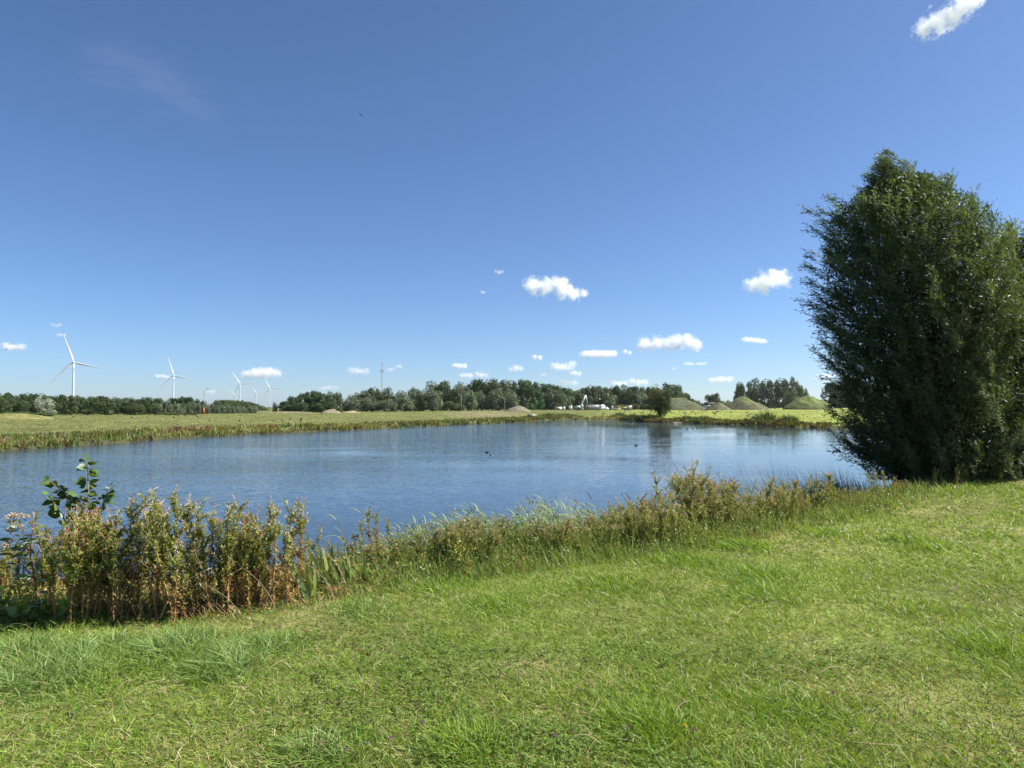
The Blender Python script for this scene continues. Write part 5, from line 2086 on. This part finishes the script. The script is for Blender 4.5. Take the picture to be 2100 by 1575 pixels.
# ------------------------------------------------------------------ lawn
TUFTS = [(80, 1395, .42, .20), (30, 1345, .35, .2), (150, 1350, .35, .17), (360, 1335, .35, .20), (400, 1320, .3, .18), (470, 1375, .26, .20), (500, 1340, .25, .15), (230, 1330, .3, .16), (560, 1330, .3, .13),
         (1560, 1185, .35, .17), (1580, 1225, .3, .14), (1860, 1112, .35, .16), (1920, 1130, .3, .12), (1010, 1240, .35, .10), (1250, 1200, .5, .10), (1400, 1155, .5, .14), (1530, 1125, .4, .16), (1690, 1095, .5, .13),
         (760, 1250, .4, .10), (2060, 1105, .4, .12), (660, 1545, .25, .12), (960, 1535, .25, .12), (1330, 1500, .3, .12), (1650, 1460, .3, .1), (2030, 1330, .3, .1), (890, 1215, .4, .1)]
DRY = [(300, 1440, .45), (120, 1490, .4), (760, 1320, .5), (930, 1400, .4), (1130, 1370, .5), (560, 1390, .5), (1740, 1290, .5), (1980, 1220, .7), (1480, 1340, .45), (1880, 1540, .4), (2080, 1480, .4), (60, 1540, .35), (420, 1480, .35),
       (1250, 1560, .3), (1700, 1250, .5), (1260, 1280, .5), (800, 1470, .3), (1430, 1200, .4)]


def lawn():
    r = np.random.default_rng(23)
    N = 690000
    az_ = np.where(r.random(N) < .87, r.uniform(-.8, .8, N), r.uniform(.8, 1.4, N) * np.sign(r.random(N) - .5))
    lr = r.uniform(math.log(1.8), math.log(28), N)
    rad = np.exp(lr)
    # keep nearer rows denser, far rows thinner
    keep = r.random(N) < np.clip(1.25 - .018 * rad, .35, 1)
    az_, rad = az_[keep], rad[keep]
    x, y = np.sin(az_) * rad, np.cos(az_) * rad
    d = pond_dist(x, y)
    pxx = 1050 + F * x / y
    ylim = np.interp(pxx, E_PX, E_Y) + .22 + .35 * (fbm(x * 1.7, y * 1.7, 61) - .4)
    ok = (near_side(x, y) > .5) & (y < ylim) & (d > .8)
    x, y, rad, ylim = x[ok], y[ok], rad[ok], ylim[ok]
    n = len(x)
    z = zg(x, y)
    tuft = np.zeros(n)
    for px, py, rr_, h in TUFTS:
        p_ = ground_at(px, py, -.05)
        tuft = np.maximum(tuft, h * np.exp(-(((x - p_.x) ** 2 + (y - p_.y) ** 2) / (rr_ * .75) ** 2)))
    dry = fbm(x * .9 + 7, y * .9, 81) * .75 + fbm(x * 3.1, y * 3.1, 83) * .25
    dry = np.clip((dry - .44) / .24, 0, 1)
    for px, py, rr_ in DRY:
        p_ = ground_at(px, py, -.05)
        dry = np.maximum(dry, .70 * np.exp(-(((x - p_.x) ** 2 + (y - p_.y) ** 2) / rr_ ** 2)))
    edge = np.clip(1 - (ylim - y) / .55, 0, 1)
    hn = fbm(x * 2.3, y * 2.3, 91)
    L = (.036 + .056 * hn) * (1 - .30 * dry) + tuft * .72 + edge * .11
    L = L * r.uniform(.45, 1.3, n)
    lush = np.clip((fbm(x * .5 + 30, y * .5, 95) - .4) / .3, 0, 1)
    g1, g2, g3, g4 = np.array((.176, .285, .032)), np.array((.245, .345, .042)), np.array((.116, .224, .028)), np.array((.14, .25, .06))
    pick = r.random(n)
    C = np.where((pick < .4)[:, None], g1, np.where((pick < .7)[:, None], g2, np.where((pick < .88)[:, None], g3, g4)))
    C = C * (1 - .22 * lush[:, None]) + np.array((.10, .20, .026)) * .22 * lush[:, None]
    bl = np.clip(tuft / .14, 0, 1) * (pxx[ok] < 800)
    C = C * (1 - .6 * bl[:, None]) + np.array((.185, .275, .11)) * .6 * bl[:, None]
    straw = r.random(n) < (.10 + .30 * dry) * (1 - .7 * np.clip(tuft / .1, 0, 1))
    C[straw] = np.array((.40, .34, .17)) * r.uniform(.6, 1.15, (int(straw.sum()), 1))
    C = C * r.uniform(.72, 1.25, (n, 1))
    flat = np.where(straw, 1.1, .55 + .25 * dry)
    dd = r.normal(size=(n, 3)) * flat[:, None]
    dd[:, 2] = .9
    dd[:, 0] -= .12
    dd = nrm(dd)
    dd[:, 2] = np.maximum(dd[:, 2], .12)
    W = nrm(np.cross(dd, r.normal(size=dd.shape)))
    bend = dd * np.array([1, 1, 0]) * L[:, None] * .55 + np.array([-.25, 0, -.22]) * L[:, None] * r.random((n, 1))
    w = r.uniform(.0028, .0056, n) * np.maximum(1, rad / 5.5) + tuft * .008
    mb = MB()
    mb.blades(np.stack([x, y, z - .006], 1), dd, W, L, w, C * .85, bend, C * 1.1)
    # long straws lying in the sward
    for k_ in range(150):
        rad_ = math.exp(r.uniform(math.log(2.6), math.log(9)))
        u_ = r.uniform(-.75, .75)
        x_, y_ = math.sin(math.atan(u_)) * rad_, math.cos(math.atan(u_)) * rad_
        if y_ > np.interp(1050 + F * u_, E_PX, E_Y) - .1:
            continue
        a_ = r.uniform(0, 6.28)
        l_ = r.uniform(.12, .38)
        c_ = r.uniform(-.8, .8)
        tt = np.linspace(0, 1, 6)
        an = a_ + c_ * tt
        X_ = x_ + np.cumsum(np.cos(an)) * l_ / 6
        Y_ = y_ + np.cumsum(np.sin(an)) * l_ / 6
        Z_ = zg(X_, Y_) + .035 + .05 * np.sin(tt * 3.1) * r.random()
        mb.tube(np.stack([X_, Y_, Z_], 1), [.0016] * 6, np.array((.50, .43, .26)) * r.uniform(.75, 1.15), 3)
    # clover and other small broad leaves
    M_ = 70000
    u = r.uniform(-.85, .85, M_)
    rad = np.exp(r.uniform(math.log(2.2), math.log(9), M_))
    x, y = np.sin(np.arctan(u)) * rad, np.cos(np.arctan(u)) * rad
    cl = fbm(x * 1.3 + 90, y * 1.3, 101)
    pxx = 1050 + F * x / y
    ok = (cl > .63) & (y < np.interp(pxx, E_PX, E_Y)) & (r.random(M_) < np.clip((cl - .61) * 6, 0, 1))
    x, y = x[ok], y[ok]
    m = len(x)
    z = zg(x, y) + r.uniform(.015, .06, m)
    a = r.uniform(0, 6.28, m)
    for k_ in range(3):
        d_ = nrm(np.stack([np.cos(a + k_ * 2.09), np.sin(a + k_ * 2.09), r.uniform(-.05, .5, m)], 1))
        W = np.stack([-np.sin(a + k_ * 2.09), np.cos(a + k_ * 2.09), r.uniform(-.3, .3, m)], 1)
        C = np.array([(.095, .170, .026), (.12, .20, .030), (.16, .235, .040)])[r.integers(0, 3, m)] * r.uniform(.8, 1.2, (m, 1))
        s = r.uniform(.010, .018, m)
        mb.leaves(np.stack([x, y, z], 1), d_, W, s, s * .85, C, mid=.6)
    tag(mb.build('lawn_grass', M_GRASS), 'rough mown grass with clover and dry straw on the near bank', 'grass', kind='stuff')


lawn()

# clover heads and dandelions
def head_proto(col, cat, lab, rad, h):
    t = thing('clover_flower' if cat == 'clover' else 'dandelion_flower', lab, 'flower')
    st = MB()
    st.tube([(0, 0, -.02), (.004, 0, h * .6), (0, 0, h)], .0016, GR, 4)
    st.build('stem', M_HERB, t)
    r = np.random.default_rng(3)
    fl = MB()
    n = 40
    d = nrm(r.normal(size=(n, 3)) + [0, 0, .5])
    fl.leaves(np.tile([0, 0, h], (n, 1)) + d * rad * .3, d, nrm(np.cross(d, r.normal(size=d.shape))), rad * .8, rad * .4, np.array(col) * r.uniform(.7, 1.2, (n, 1)))
    fl.build('flower_head', M_HERB, t)
    return Proto(t)


cp = head_proto((.30, .15, .25), 'clover', 'x', .010, .08)
for px, py in ((1137, 1531), (867, 1502), (752, 1540), (800, 1538), (770, 1418), (842, 1419), (1162, 1487), (1288, 1509), (1710, 1437), (1652, 1270), (1753, 1380), (1622, 1464), (1045, 1415), (708, 1562), (1423, 1514)):
    p_ = ground_at(px, py + 20, -.03)
    cp.place(p_, random.uniform(0, 6), random.uniform(.85, 1.2), 'small mauve clover head in the lawn', 'clover heads in the lawn')
dp = head_proto((.70, .5, .03), 'dandelion', 'x', .010, .07)
for px, py in ((1926, 1276), (1970, 1260), (1405, 1504)):
    p_ = ground_at(px, py + 14, -.03)
    dp.place(p_, random.uniform(0, 6), 1.0, 'small yellow dandelion head in the lawn', 'dandelions in the lawn')

# ------------------------------------------------------------------ clouds: closed bodies of scattering vapour
def cloud_mat(lobes, W, Dp, H, dens, seed, rag=1.0, streak=1.0):
    """density from soft lobes broken up by noise"""
    m, nt, out = new_mat('cloud_vapour')
    L = nt.links.new
    tc = nd(nt, 'ShaderNodeTexCoord')
    f = None
    for lx, ly, lz, rx, ry, rz in lobes:
        sb = nd(nt, 'ShaderNodeVectorMath', operation='SUBTRACT')
        L(tc.outputs['Object'], sb.inputs[0])
        sb.inputs[1].default_value = (lx, ly, lz)
        ml = nd(nt, 'ShaderNodeVectorMath', operation='MULTIPLY')
        L(sb.outputs[0], ml.inputs[0])
        ml.inputs[1].default_value = (1 / rx, 1 / ry, 1 / rz)
        ln = nd(nt, 'ShaderNodeVectorMath', operation='LENGTH')
        L(ml.outputs[0], ln.inputs[0])
        iv = nd(nt, 'ShaderNodeMath', operation='SUBTRACT')
        iv.inputs[0].default_value = 1.0
        L(ln.outputs['Value'], iv.inputs[1])
        if f is None:
            f = iv.outputs[0]
        else:
            mx = nd(nt, 'ShaderNodeMath', operation='SMOOTH_MAX')
            L(f, mx.inputs[0])
            L(iv.outputs[0], mx.inputs[1])
            mx.inputs[2].default_value = .25
            f = mx.outputs[0]
    for sc, amp in ((1.5, .95 * rag), (5.0, .62 * rag)):
        mp = nd(nt, 'ShaderNodeVectorMath', operation='MULTIPLY')
        L(tc.outputs['Object'], mp.inputs[0])
        mp.inputs[1].default_value = (W / H * sc / streak, Dp / H * sc, sc)
        ad = nd(nt, 'ShaderNodeVectorMath', operation='ADD')
        L(mp.outputs[0], ad.inputs[0])
        ad.inputs[1].default_value = (seed * 3.7, seed * 1.3, sc)
        nz = nd(nt, 'ShaderNodeTexNoise')
        nz.inputs['Scale'].default_value = 1.0
        nz.inputs['Detail'].default_value = 3
        L(ad.outputs[0], nz.inputs['Vector'])
        mr = nd(nt, 'ShaderNodeMapRange')
        mr.inputs[1].default_value = .25
        mr.inputs[2].default_value = .75
        mr.inputs[3].default_value = -amp * .5
        mr.inputs[4].default_value = amp * .5
        L(nz.outputs[0], mr.inputs[0])
        sm = nd(nt, 'ShaderNodeMath', operation='ADD')
        L(f, sm.inputs[0])
        L(mr.outputs[0], sm.inputs[1])
        f = sm.outputs[0]
    dn = nd(nt, 'ShaderNodeMapRange', interpolation_type='SMOOTHSTEP')
    dn.inputs[1].default_value = .04
    dn.inputs[2].default_value = .78
    dn.inputs[3].default_value = 0
    dn.inputs[4].default_value = dens
    L(f, dn.inputs[0])
    v = nd(nt, 'ShaderNodeVolumePrincipled')
    v.inputs['Color'].default_value = (1, 1, 1, 1)
    v.inputs['Anisotropy'].default_value = .15
    L(dn.outputs[0], v.inputs['Density'])
    L(v.outputs[0], out.inputs['Volume'])
    m.cycles.volume_step_rate = .5
    return m


def cloud(px, py, w, h, dens, label, lobes, tilt=0, group=None, maxD=13000, base=900, rag=1.0, streak=1.0):
    D = min(base * F / max(20, HOR - py), maxD)
    c = at(px, py, D)
    W, H = w / F * D, h / F * D
    Dp = max(W * .5, H)
    r = random.Random(int(px * 13 + py))
    lb = [(lx, r.uniform(-.2, .2), lz, lr, max(.3, min(1, lr * 1.6)), min(1.0, max(.35, lr * W / H * .95))) for lx, lz, lr in lobes]
    mb = MB()
    e = 1.22
    # a faceted hull a little larger than the vapour
    n, rg_ = 10, 6
    V = []
    for i in range(rg_ + 1):
        ph = math.pi * i / rg_
        for j in range(n):
            th = 2 * math.pi * j / n
            v = np.array([math.sin(ph) * math.cos(th), math.sin(ph) * math.sin(th), math.cos(ph)])
            v = np.sign(v) * np.abs(v) ** .6
            V.append(v * e)
    q = [[i * n + j, (i + 1) * n + j, (i + 1) * n + (j + 1) % n, i * n + (j + 1) % n] for i in range(rg_) for j in range(n)]
    mb.add(V, np.array(q), (1, 1, 1))
    o = mb.build('cloud', cloud_mat(lb, W, Dp, H, dens * 100 / max(40, min(W, 2 * H)), int(px) % 17, rag, streak))
    o.location = c
    o.rotation_euler = (0, math.radians(tilt), 0)
    o.scale = (W / 2, Dp / 2, H / 2)
    return tag(o, label, 'cloud', group)


def flat_lobes(seed, n, hump=.5):
    r = random.Random(seed)
    out = []
    for i in range(n):
        x = -0.7 + 1.4 * (i + .5) / n
        out.append((x, r.uniform(-.3, .4) * hump, (1 - abs(x)) * .22 + r.uniform(.22, .34)))
    return out


cloud(1142, 592, 140, 46, .07, 'bright cloud with a thin trailing tail above the big wood', [(-.66, .2, .36), (-.3, .15, .34), (.08, .35, .36), (.22, -.1, .36), (.5, -.5, .26), (.82, -.35, .16)], 3)
cloud(1571, 577, 108, 50, .07, 'compact bright cloud beside the top of the willow', [(-.6, -.25, .36), (-.1, -.1, .5), (.32, .25, .5), (.55, .0, .42)], -4)
cloud(1942, 35, 165, 66, .06, 'high ragged cloud floating over the big willow', [(-.7, -.15, .3), (-.3, .0, .38), (.1, -.05, .36), (.45, .15, .38), (.75, .1, .28)], -26, rag=1.25)
cloud(1372, 704, 138, 36, .07, 'wide flat-bottomed cloud with a humped end above the waterside tree', [(-.72, -.2, .3), (-.35, -.1, .3), (0, -.15, .3), (.3, .2, .32), (.5, .3, .3), (.74, -.2, .28)], 0)
cloud(1228, 727, 86, 17, .06, 'long narrow cloud next to a tiny round one', flat_lobes(5, 5), 0)
cloud(1286, 723, 28, 12, .06, 'tiny round cloud at the end of the long narrow one', flat_lobes(6, 2), 6)
cloud(1547, 698, 66, 13, .04, 'faint streak of cloud beside the willow', flat_lobes(7, 4), 4)
cloud(1102, 732, 29, 18, .06, 'small blunt cloud above the big wood', flat_lobes(8, 2), 6)
cloud(1156, 751, 66, 19, .04, 'soft small cloud with a peaked top above the excavator', flat_lobes(9, 4, 1), -3)
SMALL = 'little fair-weather cloud low over the woods'
for px, py, w, h, m_ in ((1179, 766, 35, 13, .04), (943, 750, 40, 13, .06), (1058, 757, 44, 17, .035), (955, 771, 38, 13, .04), (988, 770, 36, 15, .04), (1115, 769, 25, 13, .03), (1413, 746, 28, 9, .03), (1438, 747, 30, 8, .02), (1383, 757, 16, 8, .03),
                         (803, 758, 30, 12, .02), (818, 751, 18, 10, .03), (990, 599, 17, 12, .015), (1024, 558, 28, 11, .015), (115, 667, 34, 10, .012), (125, 688, 28, 9, .02), (334, 773, 40, 10, .03),
                         (1478, 779, 68, 15, .03), (1270, 786, 44, 13, .03), (1310, 785, 56, 16, .035), (430, 803, 34, 10, .02), (1690, 772, 54, 15, .015), (675, 796, 48, 11, .015), (1165, 786, 54, 13, .025)):
    cloud(px, py, w, h, m_, SMALL, flat_lobes(int(px), 3, .8), random.uniform(-4, 4), 'little clouds low over the woods')
cloud(537, 766, 94, 25, .05, 'heaped white cloud hanging above the smaller turbines', flat_lobes(21, 5, 1.0), 0)
cloud(26, 711, 64, 18, .04, 'small flat cloud beside the largest turbine', flat_lobes(22, 4), 3)
cloud(737, 762, 52, 18, .03, 'torn soft cloud beside the lattice mast', flat_lobes(23, 4), 0)
cloud(300, 160, 330, 120, .0008, 'thin veil of high feathery cloud in the deep blue sky', [(-.4, .2, .6), (.1, .0, .6), (.5, -.3, .5)], 14, base=4000, rag=1.6, streak=3.0)

# ------------------------------------------------------------------ light summer haze
m, nt, out = new_mat('summer_haze')
v = nd(nt, 'ShaderNodeVolumePrincipled')
v.inputs['Color'].default_value = (.93, .96, 1.0, 1)
v.inputs['Density'].default_value = .00004
v.inputs['Anisotropy'].default_value = .3
nt.links.new(v.outputs[0], out.inputs['Volume'])
mb = MB()
mb.box(-7300, 7300, -7300, 7300, -4.2, 142, (1, 1, 1))
tag(mb.build('haze', m), 'thin pale summer haze lying over the whole land', 'haze', kind='stuff')
